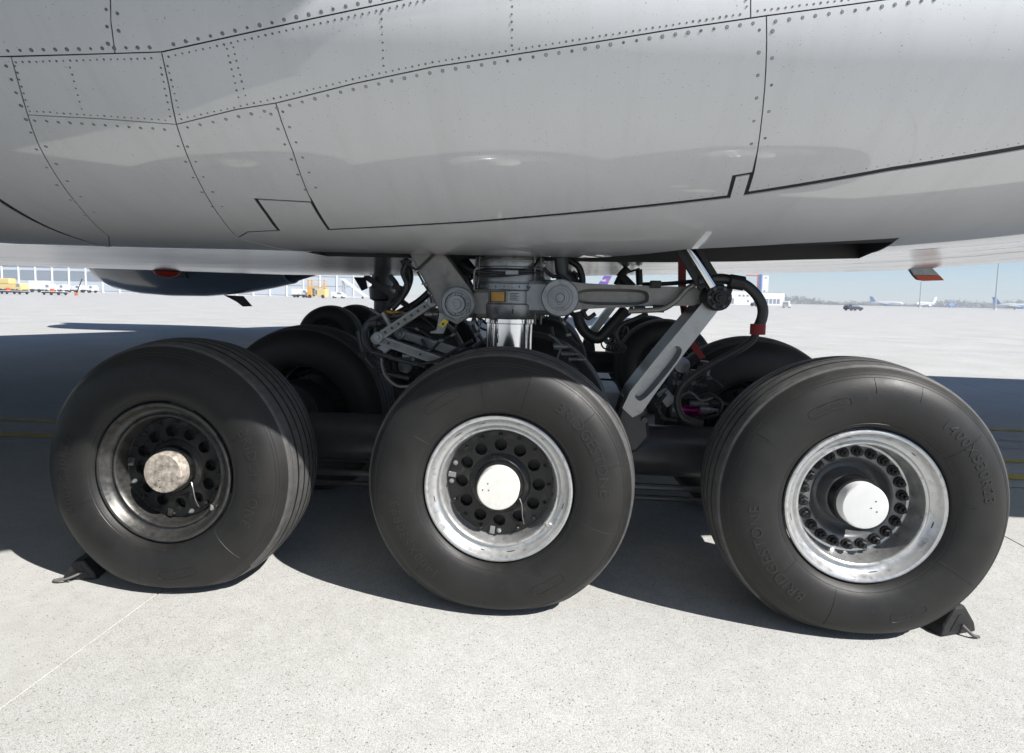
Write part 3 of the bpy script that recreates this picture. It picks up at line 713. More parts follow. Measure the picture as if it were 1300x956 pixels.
def rounded(cx, cy, rx, ry, n=24, p=.5, ang=0):
    out = []
    for i in range(n):
        t = 2*PI*i/n; x = rx*math.copysign(abs(math.cos(t))**p, math.cos(t)); y = ry*math.copysign(abs(math.sin(t))**p, math.sin(t))
        out.append((cx+x*math.cos(ang)-y*math.sin(ang), cy+x*math.sin(ang)+y*math.cos(ang)))
    return out
def pocketed(outer, pocket, Y, th, dp, m, name, m2=None):
    """forged link: flat face with a rounded recess"""
    O = [at(a, b, Y) for a, b in outer]; I = [at(a, b, Y) for a, b in pocket]; I2 = [at(a, b, Y) for a, b in shrink(pocket)]
    V = [Vector((p.x, p.z)) for p in O]+[Vector((p.x, p.z)) for p in I]; n, k = len(O), len(I)
    E = [(i, (i+1)%n) for i in range(n)]+[(n+i, n+(i+1)%k) for i in range(k)]
    vo, eo, fo, *_ = delaunay_2d_cdt(V, E, [], 0, 1e-6)
    def ins(c, L):
        r = False
        for i in range(len(L)):
            a, b = L[i], L[i-1]
            if (a.z > c.y) != (b.z > c.y) and c.x < (b.x-a.x)*(c.y-a.z)/(b.z-a.z)+a.x: r = not r
        return r
    keep = [tuple(f) for f in fo if (lambda c: ins(c, O) and not ins(c, I))(sum((vo[i] for i in f), Vector((0,0)))/len(f))]
    mb = MB().add([(p.x, Y, p.y) for p in vo], keep)
    b = len(mb.v); mb.add([p for p in O]+[p+Vector((0, th, 0)) for p in O], [(i, (i+1)%n, (i+1)%n+n, i+n) for i in range(n)]+[tuple(range(n, 2*n))])
    mb.add([p for p in I]+[p+Vector((0, dp, 0)) for p in I2], [(i, (i+1)%k, (i+1)%k+k, i+k) for i in range(k)]+[tuple(range(k, 2*k))])
    return G(mb.build(name, m, air, 35))
def shrink(poly, q=.82):
    cx = sum(p[0] for p in poly)/len(poly); cy = sum(p[1] for p in poly)/len(poly)
    a = max(poly, key=lambda p: (p[0]-cx)**2+(p[1]-cy)**2); L = math.hypot(a[0]-cx, a[1]-cy); ux, uy = (a[0]-cx)/L, (a[1]-cy)/L; out = []
    for x, y in poly:
        u = (x-cx)*ux+(y-cy)*uy; v = -(x-cx)*uy+(y-cy)*ux; u *= 1-(1-q)*.35; v *= q*.8; out.append((cx+u*ux-v*uy, cy+u*uy+v*ux))
    return out
# aft torque links: upper arm level, lower arm slanting down to the bogie
pocketed([(712,356),(735,359),(770,361),(830,363),(893,365),(900,372),(893,384),(880,388),(830,389),(770,391),(735,393),(712,399)], rounded(778,377,46,10.5,36,.55,.01), .72, .12, .07, 'steel_tan', 'upper_torque_link')
tl = pocketed([(893,383),(905,392),(918,386),(868,450),(830,502),(815,524),(803,530),(790,518),(800,497),(839,448)], rounded(836,474,43,8.6,40,.62,-.885), .66, .30, .085, 'brushed', 'lower_torque_link')
G(MB().lathe([(.0,.0005),(.0,.028),(.004,.034),(.03,.034)], at(806,513,.67), 'y', 6).build('pivot_nut', 'dark', tl, 0))
apx = at(911, 378, .60)
hb = G(MB().lathe([(.30,.075),(.02,.075),(.008,.068),(.008,.05),(.0,.046),(.0,.03),(-.02,.028),(-.022,.014),(-.03,.012),(-.03,.0005)], (apx.x, .56, apx.z), 'y', 32, False).build('apex_joint', 'black_matte', air, 30))
G(MB().prism([at(a, b, .62) for a, b in ((900,362),(932,364),(924,392),(905,395),(893,380))], (0,.2,0)).build('apex_fork', 'black_matte', hb, 0, .012))
for q in range(6): a = q*PI/3; G(MB().lathe([(0,.011),(-.02,.011)], (apx.x+.056*math.cos(a), .575, apx.z+.056*math.sin(a)), 'y', 6).build('bolt', 'dark', hb, 0))
# door rod from the apex up to the belly
d0, d1 = at(876, 318, .60), at(905, 366, .60)
rod = G(MB().tube([d0+(d0-d1)*.1, d1], .030, 20).build('door_rod', 'chrome', air, 40))
G(MB().bar(d0+(d0-d1)*.1+Vector((.042,.02,.0)), d1+Vector((.042,.02,0)), .035, .06, (0,1,0)).bar(d0+(d0-d1)*.1+Vector((-.045,.02,.0)), d1+Vector((-.045,.02,0)), .026, .06, (0,1,0)).build('rod_guard', 'black_matte', rod, 0, .005))
# front side: big brace plate with its pivot
link_forging([(512,306),(552,306),(596,365),(602,378),(602,392),(594,403),(582,408),(568,405),(558,396),(553,386)], .74, .16, 'steel_tan', 'side_brace')
pin(580, 386, .70, .108, .06, [(.92,0),(.90,.012),(.80,.012),(.78,-.004),(.70,-.004),(.66,.016),(.50,.016),(.48,-.022),(.30,-.022),(.27,-.03),(.16,-.03),(.15,-.02)], 'brace_pivot', 'steel')
bpiv = at(580, 386, .70)
for k in range(10): a = 2*PI*k/10; G(MB().lathe([(0,.011),(-.010,.011),(-.012,.008)], (bpiv.x+.064*math.cos(a), .716, bpiv.z+.064*math.sin(a)), 'y', 6).build('bolt', 'steel', leg, 0))
G(MB().tube(smooth_path([at(a, b, .725) for a, b in ((514,330),(528,342),(541,332),(556,318))]), .008, 8).build('cable', 'black', air))
# bracket with yellow tag
br = link_forging([(558,396),(571,403),(563,424),(546,423),(546,421),(554,419)], .70, .012, 'steel', 'tag_bracket', air, .002)
link_forging([(564,404.5),(569.5,408.5),(562,416.5),(556.5,412.5)], .697, .002, 'yellow_tag', 'yellow_placard', br, 0)
link_forging([(562.5,409.4),(564.5,410.8),(562.2,413.2),(560.3,411.8)], .6955, .001, 'ink', 'print_line', br, 0)
link_forging([(571,402),(580,408),(591,399),(594,403),(580,412),(569,406)], .70, .02, 'steel_tan', 'latch_hook', air, .003)
# linkage in front of the strut
def arm(p0, p1, Y, wd, th, m, name, holes=0):
    a, b = at(*p0, Y), at(*p1, Y); d = (b-a).normalized(); n = Vector((-d.z, 0, d.x))
    mb = MB().bar(a, b, wd, th, (0, 1, 0)) if False else MB()
    pr = [a+n*wd/2, b+n*wd/2, b-n*wd/2, a-n*wd/2]; mb.prism(pr, (0, th, 0))
    o = G(mb.build(name, m, air, 0, .004))
    e0 = a+d*.04; e1 = b-d*.04; w2 = wd*.28
    G(MB().prism([e0+n*w2+Vector((0,-.004,0)), e1+n*w2+Vector((0,-.004,0)), e1-n*w2+Vector((0,-.004,0)), e0-n*w2+Vector((0,-.004,0))], (0,.003,0)).build('arm_web', 'steel_tan', o, 0))
    for k in range(holes):
        c = a.lerp(b, .14+.72*k/max(1, holes-1)); G(MB().lathe([(0,.009),(-.002,.009)], (c.x, Y-.0045, c.z), 'y', 10).build('hole', 'ink', o, 0))
    for c in (a, b): G(MB().lathe([(th+.01,.036),(-.012,.036),(-.016,.03),(-.016,.018),(-.026,.016),(-.026,.0005)], (c.x, Y, c.z), 'y', 20, False).build('pivot', 'steel', o, 30))
    return o
arm((549,383),(480,428), .78, .055, .05, 'steel', 'lock_link', 7)
arm((478,430),(590,470), .80, .060, .05, 'steel', 'lock_link', 3)
arm((508,424),(600,454), .95, .055, .05, 'steel', 'lock_link')
link_forging([(478,442),(494,431),(499,440),(487,450),(486,446)], .83, .05, 'placard', 'link_bracket', air, .004)
G(MB().tube([at(486,397,.9), at(497,416,.9)], .02, 12).build('spring_rod', 'brushed', air))
G(MB().tube([at(470,446,.8), at(510,458,.8), at(540,465,.8)], .014, 12).build('spring_rod', 'dark', air))
G(MB().lathe([(0,.05),(-.05,.05),(-.055,.04),(-.055,.0005)], at(517,463,.88), 'y', 24, False).build('actuator_end', 'dark', air))
# hoses and cables (each one its own)
def hose(pts, Y, r, m='black', name='hose', per=7, n=10):
    P = [at(q[0], q[1], (q[2] if len(q) > 2 else Y)) for q in pts]
    return G(MB().tube(smooth_path(P, per), r, n).build(name, m, air, 60))
hose([(886,358),(908,354),(925,355),(945,361),(960,374),(968,390),(967,405),(960,420)], .62, .030, 'black', 'brake_hose')
hose([(960,420),(955,432),(935,446),(905,462),(880,478),(864,494),(860,512),(868,530),(892,538)], .66, .022, 'black', 'brake_hose')
h1 = at(962, 418, .62); G(MB().lathe([(-.03,.042),(.03,.042)], h1, 'z', 20).build('hose_collar', 'red', air, 30))
G(MB().tube([at(926,357,.6), at(944,360,.6)], .042, 12).build('hose_clamp', 'black_matte', air)); G(MB().bar(at(936,362,.6), at(941,352,.6), .03, .03).build('clamp_bolt', 'black_matte', air, 0))
hose([(815,361),(850,360),(882,357)], .8, .013, 'black_matte', 'pipe')
hose([(798,395),(822,394),(842,392),(858,382),(872,367),(886,359)], .66, .016, 'steel_tan', 'pipe', 5)
for a, b in ((812,393),(836,392),(832,361)): G(MB().box((-.03,-.03,-.022),(.03,.03,.022), Matrix.Translation(at(a, b, .70))).build('pipe_clamp', 'black_matte', air, 0, .005))
hose([(733,396,1.25),(737,412,1.25),(746,424,1.25),(760,429,1.25),(772,418,1.25),(795,392,1.25)], 1.25, .040, 'black', 'hydraulic_hose')
hose([(740,395),(746,404),(756,398)], .9, .014); hose([(712,345),(722,356),(731,366)], 1.1, .055, 'dark', 'bracket_tube')
hose([(712,322),(714,345),(718,352),(728,364)], .9, .045, 'dark', 'bracket_tube'); hose([(722,330),(734,338),(739,352),(739,364)], 1.0, .022)
hose([(727,345),(733,350),(728,356)], 1.0, .012); hose([(822,398),(806,405),(790,412),(782,424),(786,434)], 1.0, .014)
for k in range(4): hose([(775+4*k,436-k),(774+3*k,444),(782+3*k,447),(788+2*k,440),(783+k,434)], 1.3, .007, 'black', 'cable', 5, 6)
hose([(520,330),(512,345),(517,362),(510,378),(498,392)], .86, .020); hose([(512,330),(520,350),(514,370),(500,386)], .92, .026)
hose([(500,398,1.0),(478,402,1.0),(464,418,1.0),(468,440,.95),(490,460,.9)], .9, .026, 'dark'); hose([(548,368,1.0),(530,384,1.0),(505,398,1.0)], 1, .024)
hose([(484,455),(488,475),(505,490),(530,488)], .8, .010, 'steel_tan', 'pipe'); hose([(600,432),(575,446),(555,458),(530,463)], .76, .010, 'black', 'cable')
hose([(590,352),(596,362),(602,372)], .78, .008, 'black', 'cable'); hose([(602,368,.74),(602,346,.74),(606,340,.74)], .74, .006, 'steel_tan', 'cable')
hose([(585,333,.82),(600,343,.76),(640,347,.755),(672,342,.78),(684,330,.85)], .78, .008, 'black', 'cable'); hose([(590,338,.8),(610,350,.756),(650,349,.755),(690,345,.85)], .78, .007, 'black', 'cable')
G(MB().box((-.04,-.02,-.015),(.04,.02,.015), Matrix.Translation(at(650,346,.755))).build('connector', 'steel', air, 0, .004))
# links inside the bay, seen against the light
for (a, b, c, d, Y, r) in ((783,362,788,352,1.9,.03),(788,352,802,366,1.9,.045),(786,352,797,340,1.9,.03),(812,362,811,342,1.9,.028),(797,346,812,341,1.9,.008),(575,318,602,352,1.15,.05),(556,318,576,346,1.3,.03)):
    G(MB().tube([at(a,b,Y), at(c,d,Y)], r, 10).build('bay_strut', 'black_matte', air))
# red strap
st = [at(861,322,1.0), at(871,322,1.0), at(871,380,1.0), at(873,398,1.0), at(880,430,1.1), at(896,454,1.2), at(889,456,1.2), at(870,432,1.1), at(866,400,1.0), at(861,375,1.0)]
G(MB().prism(st, (0,.006,0)).build('warning_strap', 'red', air, 0))
# brake gear behind the torque link
G(MB().lathe([(0,.05),(-.03,.05),(-.034,.04),(-.034,.0005)], at(865,463,1.05), 'y', 24, False).build('brake_cap', 'steel', air, 30))
G(MB().lathe([(.0,.045),(.11,.045)], at(852,521,1.2), 'x', 20).build('valve_body', 'steel', air, 30))
G(MB().lathe([(.0,.042),(.16,.042)], at(864,521,1.18), 'x', 20).build('magenta_valve', 'magenta', air, 30))
for k in range(9):
    p = at(848+random.uniform(0, 70), 480+random.uniform(0, 30), 1.25); s = random.uniform(.02, .05)
    G(MB().lathe([(0,s),(.08,s),(.085,s*.7),(.12,s*.7)], p, random.choice('xz'), 14).build('valve_fitting', 'dark', air, 30))
hose([(846,506),(858,500),(880,505),(900,500),(915,510),(912,525),(895,530)], 1.1, .012, 'black', 'cable')
G(MB().bar(at(840,497,1.05), at(852,512,1.05), .09, .08, (0,1,0)).build('brake_rod_end', 'steel', air, 0, .01))
for pts, Y, r, m in (([(470,400),(480,415),(500,425),(530,430),(560,440)],1.05,.012,'black'),([(505,372),(520,392),(540,405),(560,425)],.98,.011,'black'),([(455,420),(462,450),(480,470),(520,480)],1.0,.018,'dark'),
    ([(498,440),(515,446),(525,456),(520,470)],.84,.008,'steel_tan'),([(535,430),(545,445),(570,450),(600,440)],.9,.010,'black'),([(530,345),(538,360),(545,372),(548,385)],.72,.007,'black'),([(495,350),(505,365),(500,382),(488,395)],1.0,.018,'black'),
    ([(580,412),(575,425),(560,432),(545,448)],.85,.009,'black'),([(470,392),(490,402),(515,398),(540,384)],.95,.010,'steel_tan'),([(488,408),(505,412),(530,418),(552,432)],.90,.008,'black'),([(700,415),(705,440),(715,455),(735,470)],1.05,.012,'black'),
    ([(697,425),(712,438),(708,458),(722,470)],1.0,.008,'steel_tan'),([(722,398),(716,410),(722,425),(736,440)],.95,.010,'black'),([(845,500),(835,515),(842,530),(860,534)],1.0,.013,'black'),([(872,500),(880,486),(900,480),(918,492)],1.12,.010,'black'),
    ([(862,505),(876,498),(890,508),(905,505)],1.05,.007,'steel_tan'),([(850,476),(862,486),(858,500)],1.0,.010,'black'),([(684,352),(696,360),(702,372)],.78,.009,'black'),([(690,340),(700,350),(714,352),(726,362)],.85,.012,'black'),
    ([(566,330),(580,345),(592,352),(600,366)],.95,.014,'black'),([(604,398),(600,410),(606,424),(616,436)],.80,.010,'black'),([(612,406),(608,420),(614,432)],.78,.006,'steel_tan')):
    hose(pts, Y, r, m, 'hose', 6, 8)
    for q in (1, len(pts)-2):
        p = at(pts[q][0], pts[q][1], Y); G(MB().box((-r*1.7,-r*1.7,-r*.9),(r*1.7,r*1.7,r*.9), Matrix.Translation(p)@Matrix.Rotation(random.uniform(-.8,.8), 4, 'Y')).build('hose_clip', 'steel_tan' if r < .011 else 'black_matte', air, 0, .002))
for px, py, Y, s_, m in ((703,440,1.0,.02,'steel'),(712,449,1.0,.016,'steel_tan'),(722,456,1.02,.014,'steel'),(490,396,.93,.016,'bronze'),(512,452,.86,.026,'ltsteel'),(540,398,.93,.022,'steel'),(470,410,1.0,.03,'dark'),(888,520,1.1,.03,'steel'),(902,512,1.12,.024,'dark'),(876,512,1.1,.02,'steel')):
    G(MB().lathe([(0,s_),(.05,s_),(.055,s_*.75),(.085,s_*.75),(.09,s_*.4),(.12,s_*.4)], at(px, py, Y), 'x', 14).build('fitting', M.get(m, M['steel']), air, 30))
for a_ in (-64, -52, 44, 58):                                    # rigid lines clipped along the strut
    G(MB().tube([on_leg(R(a_), 1.86, .236), on_leg(R(a_), 1.70, .244), on_leg(R(a_), 1.69, .25), on_leg(R(a_), 1.50, .25), on_leg(R(a_+3), 1.44, .24)], .0065, 8).build('pipe', 'steel_tan', leg, 60))
for k in range(14):
    a_ = R(-84+13*k); p = on_leg(a_, 1.672, .2385); G(MB().tube([p, p+Vector((math.sin(a_),-math.cos(a_),0))*.012], .008, 6).build('bolt', 'steel', leg, 0))
# bogie beam, axles, brake rods
beam = G(MB().lathe([(-2.0,.10),(-1.96,.15),(-1.6,.165),(-.4,.165),(-.25,.21),(.25,.21),(.4,.165),(1.6,.165),(1.96,.15),(2.0,.10)], (0, GY, .625), 'x', 40).build('bogie_beam', 'dark', air, 40))
for x in (-PITCHX, 0, PITCHX):
    G(MB().lathe([(.10,.07),(.32,.075),(.34,.10),(1.66,.10),(1.68,.075),(1.9,.07)], (x, 0, ZC), 'y', 28).build('axle', 'dark', air, 40))
    for y in (.33, 1.33): G(MB().lathe([(0,.20),(.02,.27),(.29,.27),(.33,.2)], (x, y, ZC), 'y', 40).build('brake_unit', 'black_matte', air, 30))
for x0, x1 in ((-1.5, -.25), (.25, 1.5)):
    G(MB().tube(smooth_path([(x0, .78, .40), (x0+.12, .78, .44), (x1-.12, .78, .44), (x1, .78, .40)]), .022, 10).build('brake_rod', 'dark', air))
    G(MB().tube(smooth_path([(x0, .9, .30), (x0+.2, .9, .33), (x1-.2, .9, .33), (x1, .9, .30)]), .018, 10).build('brake_rod', 'dark', air))
p0 = at(806, 514, .74); G(MB().prism([p0+Vector(q) for q in ((-.07,.0,.05),(.07,.0,.02),(.10,.0,-.2),(.02,.0,-.30),(-.16,.0,-.30))], (0,.22,0)).build('bogie_lug', 'dark', air, 0, .02))
G(MB().lathe([(0,.02),(-.02,.02)], at(818,533,.72), 'y', 6).build('bolt', 'dark', air, 0))
# the opposite body gear: the same leg mirrored across the keel
SKIP = {'door_rod','rod_guard','bay_strut','warning_strap','hose_collar','hose_clip','pipe','fitting',
    'bolt','print_line','hole','cable','screw_hole','level_mark','lettering'}
def mirror(o, parent):
    c = o.copy(); col.objects.link(c); c.parent = parent
    for k in list(c.keys()): del c[k]
    if parent is air: c.scale = (1, -1, 1); c.location = (o.location.x, 2*MID-o.location.y, o.location.z)
    for ch in [g for g in gear if g.parent is o and g.name.split('.')[0] not in SKIP]: mirror(ch, c)
    return c
for o in [g for g in gear if g.parent is air and g.name.split('.')[0] not in SKIP]: mirror(o, air)
# far wing gear
wg = Vector((-3.72, 10.03, 0))
ws = MB().lathe([(4.2,.24),(2.4,.24),(2.35,.28),(2.2,.28),(2.15,.24),(1.8,.24),(1.75,.30),(1.5,.28),(1.45,.19),(.65,.19)], wg, 'z', 36).build('wing_gear_strut', 'dark', air, 30)
MB().lathe([(-1.2,.12),(1.2,.12)], wg+Vector((0,0,.62)), 'x', 20).build('bogie_beam', 'dark', air, 30)
for x in (-4.6, -2.85): MB().lathe([(-.9,.1),(.9,.1)], (x, 10.03, ZC), 'y', 16).build('axle', 'dark', air, 30)
MB().bar(wg+Vector((-.3,-.3,2.0)), wg+Vector((.9,-.3,1.2)), .12, .1).build('wing_gear_brace', 'dark', air, 0)
MB().prism([at(449,352,9.6), at(463,352,9.6), at(466,366,9.6), at(459,369,9.6)], (0,.06,0)).build('wing_gear_door', 'black_matte', air, 0)

# ------------------------------------------------------------------ wheel chocks
def chock(name, p, rz, label, ropepts):
    root = tag(empty(name, p, rz), label, 'wheel chock', 'wheel chocks')
    tri = [(-.115,-.16,0),(.115,-.16,0),(.10,-.16,.05),(.03,-.16,.145),(-.03,-.16,.145),(-.10,-.16,.05)]
    MB().prism(tri, (0,.34,0)).build('wedge_block', 'chock', root, 0, .012)
    MB().prism([(-.062,-.1625,.028),(.062,-.1625,.028),(.012,-.1625,.105),(-.012,-.1625,.105)], (0,.004,0)).build('hollow', 'black_matte', root, 0)
    MB().tube(smooth_path(ropepts), .008, 8).build('rope', 'rope', root, 60)
    return root
pl = gnd(100, 731); pr_ = gnd(1196, 806)
chock('wheel_chock', (pl.x+.02, pl.y+.075, 0), R(12), 'black rubber chock with rope loop against the grimy wheel', [(.02,-.165,.06),(-.04,-.20,.04),(-.12,-.20,.02),(-.16,-.17,.012),(-.12,-.15,.012),(-.05,-.19,.012)])
chock('wheel_chock', (pr_.x+.03, pr_.y+.16, 0), R(20), 'black rubber chock wedged behind the deep open wheel', [(.01,-.165,.05),(.03,-.20,.02),(.06,-.21,.012)])
bpy.data.objects['wheel_chock'].scale = (.78, .78, .78)
cz = gnd(1225, 790); MB().tube(smooth_path([(0,.15,.09),(.05,.16,.10),(.10,.17,.085),(.14,.16,.09)]), .012, 8).build('frayed_rope', 'rope', bpy.data.objects['wheel_chock.001'], 60)

# ------------------------------------------------------------------ apron background
def facing(dx): return 0
def car(name, px, dist, label, m, van=False, rz=0):
    p = far(px, dist); root = tag(empty(name, p, rz), label, 'van' if van else 'car')
    if van: side = [(-2.3,.35),(2.3,.35),(2.35,.8),(2.2,1.05),(1.5,1.25),(.95,1.95),(-2.2,2.0),(-2.35,1.6)]; win = [(.9,1.25),(1.4,1.2),(.9,1.82),(-.2,1.85),(-.2,1.25)]
    else: side = [(-2.1,.3),(2.1,.3),(2.18,.6),(2.05,.82),(1.05,.95),(.35,1.42),(-.9,1.46),(-1.75,1.1),(-2.15,.95),(-2.2,.6)]; win = [(.95,.98),(.32,1.36),(-.85,1.39),(-1.55,1.05)]
    MB().prism([(x, -.88, z) for x, z in side], (0, 1.76, 0)).build('body', m, root, 0, .09)
    for y in (-.893, .873): MB().prism([(x, y, z) for x, z in win], (0, .02, 0)).build('window', 'glass', root, 0)
    MB().prism([(-2.26 if not van else -2.34, y, z) for y, z in ((-.65,1.15 if not van else 1.2),(.65,1.15 if not van else 1.2),(.6,1.38 if not van else 1.75),(-.6,1.38 if not van else 1.75))], (.25 if not van else .05, 0, 0)).build('rear_window', 'glass', root, 0)
    for x in (-1.35, 1.35):
        for y in (-.90, .70):
            wv = MB().lathe([(0,.25),(0,.32),(.2,.32),(.2,.25)], (x, y, .33), 'y', 20).build('wheel', 'black', root, 30); MB().lathe([(-.01,.2),(.21,.2)], (x, y, .33), 'y', 14).build('rim', 'dark', wv, 30)
    for y in (-.7, .7): MB().box((-2.28 if not van else -2.37, y-.12, .75), (-2.05, y+.12, .95)).build('tail_light', 'redlamp', root, 0, .02)
    return root
car('parked_car', 1084, 140, 'dark blue hatchback standing alone on the open apron', 'carblue', rz=.35)
car('parked_van', 999, 175, 'white van with dark rear window beside the white building', 'white', True, rz=1.1)
car('parked_car', 961, 205, 'dark car showing beside the bent brake hose', 'carblue', rz=.5)

def box_building(name, px0, px1, dist, h, label, m, wins, depth=15, cat='building', roof=True, base=0):
    a, b = far(px0, dist), far(px1, dist); d = (b-a); L = d.length; rz = math.atan2(d.y, d.x); root = tag(empty(name, a, rz), label, cat)
    MB().box((0,0,base), (L,depth,h)).build('wall', m, root, 0)
    if roof: MB().box((-.2,-.2,h), (L+.2,depth+.2,h+.35)).build('roof_edge', 'mast', root, 0)
    for (u0, u1, z0, z1) in wins:
        wn = MB().box((u0*L, -.06, z0), (u1*L, .02, z1)).build('window', 'glass', root, 0)
    return root
box_building('terminal_hall', 918, 964, 300, 7.2, 'low white airport building with dark square windows and doors', 'white', [(.08+.13*k, .17+.13*k, .4, 3.2) for k in (0, 1)]+[(.42+.11*k, .48+.11*k, 4.2, 5.2) for k in range(4)]+[(.66,.72,1.4,2.5),(.85,.97,.5,3.2)])
box_building('office_building', 966, 996, 310, 6.8, 'wide white airport office block beneath the control tower', 'white', [(.04+.16*k, .16+.16*k, .8, 3.4) for k in range(5)], cat='building')
tw = box_building('control_tower', 965.5, 974.5, 330, 17, 'white control tower with a blue edge strip', 'white', [(.4,.8,15,15.6),(.35,.6,7.5,8.3)], 4, 'tower')
MB().box((-.1,-.12,6),(.55,4,17.02)).build('blue_strip', 'ltblue', tw, 0)
cr = far(961, 340); crr = tag(empty('tower_crane', cr), 'thin red crane mast next to the control tower', 'crane')
MB().box((-.35,-.35,0),(.35,.35,17)).build('mast', 'orange', crr, 0); MB().box((-7,-.25,16.6),(2.5,.25,17.3)).build('jib', 'orange', crr, 0)
def mast(px, dist, h, label):
    p = far(px, dist); r = tag(empty('light_mast', p), label, 'light mast', 'floodlight masts')
    MB().lathe([(0,.5),(h,.28)], (0,0,0), 'z', 12).build('pole', 'mast', r, 30); MB().box((-2.2,-.3,h-.2),(2.2,.3,h+1.6)).build('lamp_head', 'mast', r, 0); MB().lathe([(0,.9),(.6,.8)], (0,0,0), 'z', 12).build('base', 'offwhite', r, 30)
mast(1168, 430, 32, 'tall pale light mast below the orange tipped antenna fin'); mast(1264, 330, 32, 'tall pale light mast rising beside the far treeline edge')
def small_plane(px, dist, L, rz, label, m, mt, group='parked aeroplanes'):
    p = far(px, dist); r = tag(empty('parked_aeroplane', p, rz), label, 'aeroplane', group); q = L/30
    MB().lathe([(-15*q,.2*q),(-14.3*q,.9*q),(-12.5*q,1.6*q),(-9*q,1.95*q),(6*q,1.95*q),(11*q,1.2*q),(15*q,.3*q)], (0,0,3.2*q), 'x', 20).build('fuselage', m, r, 40)
    MB().prism([(9.5*q,-.15,4.3*q),(14.6*q,-.15,4.2*q),(16.2*q,-.15,10.2*q),(13.4*q,-.15,10.2*q)], (0,.3,0)).build('tail_fin', mt, r, 0)
    for s in (-1, 1):
        MB().prism([(-3*q,s*1.5*q,2.4*q),(3*q,s*1.5*q,2.4*q),(6*q,s*14*q,3.4*q),(4.2*q,s*14*q,3.4*q)], (0,0,.3*q)).build('wing', m, r, 0)
        MB().prism([(11*q,s*.6*q,4.2*q),(14.4*q,s*.6*q,4.2*q),(15.8*q,s*5*q,4.6*q),(14.2*q,s*5*q,4.6*q)], (0,0,.2*q)).build('tailplane', mt, r, 0)
        MB().lathe([(-3.6*q,.75*q),(-2.8*q,.95*q),(0,.8*q),(1*q,.5*q)], (-1*q,s*5*q,1.7*q), 'x', 14).build('engine', mt, r, 40)
    for gx, gy in ((-11*q,0),(1*q,-2*q),(1*q,2*q)): MB().lathe([(-.3*q,.5*q),(.3*q,.5*q)], (gx,gy,.5*q), 'y', 12).build('wheel', 'black', r, 30)
    MB().box((-12*q,-1.99*q,3.5*q),(8*q,-1.9*q,3.9*q)).build('window_band', 'glass', r, 0)
    return r
small_plane(1126, 620, 30, 2.6, 'white aeroplane with blue tail parked before the far trees', 'white', 'ltblue')
small_plane(1176, 560, 30, .5, 'white aeroplane with dark nose below the nearer light mast', 'white', 'white')
small_plane(1208, 560, 24, .9, 'light blue aeroplane parked among the row of far aircraft', 'ltblue', 'ltblue')
small_plane(1291, 420, 26, 2.5, 'white aeroplane with light blue fin cut off by the frame edge', 'white', 'ltblue')
# purple-tailed freighter beyond the apron, only its fin clears the torque link
fp = far(749, 300); fr = tag(empty('freight_aeroplane', fp, .15), 'freighter with purple lettered tail fin rising above the torque link', 'aeroplane')
MB().lathe([(-26,.3),(-25,1.2),(-22,2.3),(-17,2.7),(0,2.7),(5,2.0),(9,.5)], (0,0,3.6), 'x', 24).build('fuselage', 'white', fr, 40)
MB().prism([(1.6,-.2,5.5),(7.2,-.2,5.5),(11.0,-.2,13.4),(7.0,-.2,13.4)], (0,.4,0)).build('tail_fin', 'purple', fr, 0)
flat_text('Fed', 2.0, (6.6,-.22,11.1), 'white', fr, spacing=.9); flat_text('Ex', 2.0, (9.2,-.22,11.1), 'orange', fr, spacing=.9)
for gx, gy in ((-20,0),(-6,-2.5),(-6,2.5)): MB().lathe([(-.4,.6),(.4,.6)], (gx,gy,.6), 'y', 12).build('wheel', 'black', fr, 30)
for s in (-1, 1): MB().prism([(-12,s*2,3),(-5,s*2,3),(1,s*18,4),(-1.5,s*18,4)], (0,0,.4)).build('wing', 'white', fr, 0)

# left: terminal front with glazing, service vehicles
a, b = far(-60, 210), far(470, 210); L = (b-a).length; rz = math.atan2((b-a).y, (b-a).x); tm = tag(empty('terminal_building', a, rz), 'long pale glass terminal building beyond the far engine', 'building')
MB().box((0,.3,0),(L,20,16)).build('wall', 'offwhite', tm, 0); MB().box((-.5,-1.5,11),(L+.5,.3,12)).build('canopy', 'white', tm, 0)
nb = int(L/6)
for k in range(nb):
    u = L*k/nb; MB().box((u-.25,-.1,0),(u+.25,.3,15.5)).build('mullion', 'white', tm, 0)
    for z0, z1, m in ((.6,3.8,'pglass'),(4.1,7.2,'glass' if k < nb*.45 else 'pglass'),(7.5,10.8,'pglass')): MB().box((u+.35,.1,z0),(u+L/nb-.35,.32,z1)).build('pane', m, tm, 0)
def truck(name, px, dist, L, h, label, cat, m, cab='white', rz=0):
    p = far(px, dist); r = tag(empty(name, p, rz), label, cat)
    MB().box((-L/2,-1.2,.9),(L/2-1.9,1.2,h)).build('load_box', m, r, 0, .08)
    MB().prism([(L/2-1.8,-1.15,.6),(L/2,-1.15,.6),(L/2,-1.15,1.5),(L/2-.4,-1.15,2.4),(L/2-1.8,-1.15,2.4)], (0,2.3,0)).build('cab', cab, r, 0, .06)
    MB().box((L/2-1.3,-1.18,1.5),(L/2-.4,-1.1,2.2)).build('window', 'glass', r, 0); MB().box((-L/2,-.9,.45),(L/2,.9,.8)).build('chassis', 'black_matte', r, 0)
    for x in (-L/2+1, L/2-1.1):
        for y in (-1.25, .95): MB().lathe([(0,.45),(.3,.45)], (x, y, .45), 'y', 16).build('wheel', 'black', r, 30)
    return r
yt = truck('service_truck', 12, 150, 9, 2.1, 'yellow service truck in front of the glass terminal', 'truck', 'yellow', 'yellow')
MB().box((-3.2,-1.0,2.1),(1.2,1.0,3.6)).build('equipment_housing', 'yellow', yt, 0, .3)
truck('box_truck', 55, 165, 6.5, 3.3, 'white box truck just beyond the yellow service truck', 'truck', 'white')
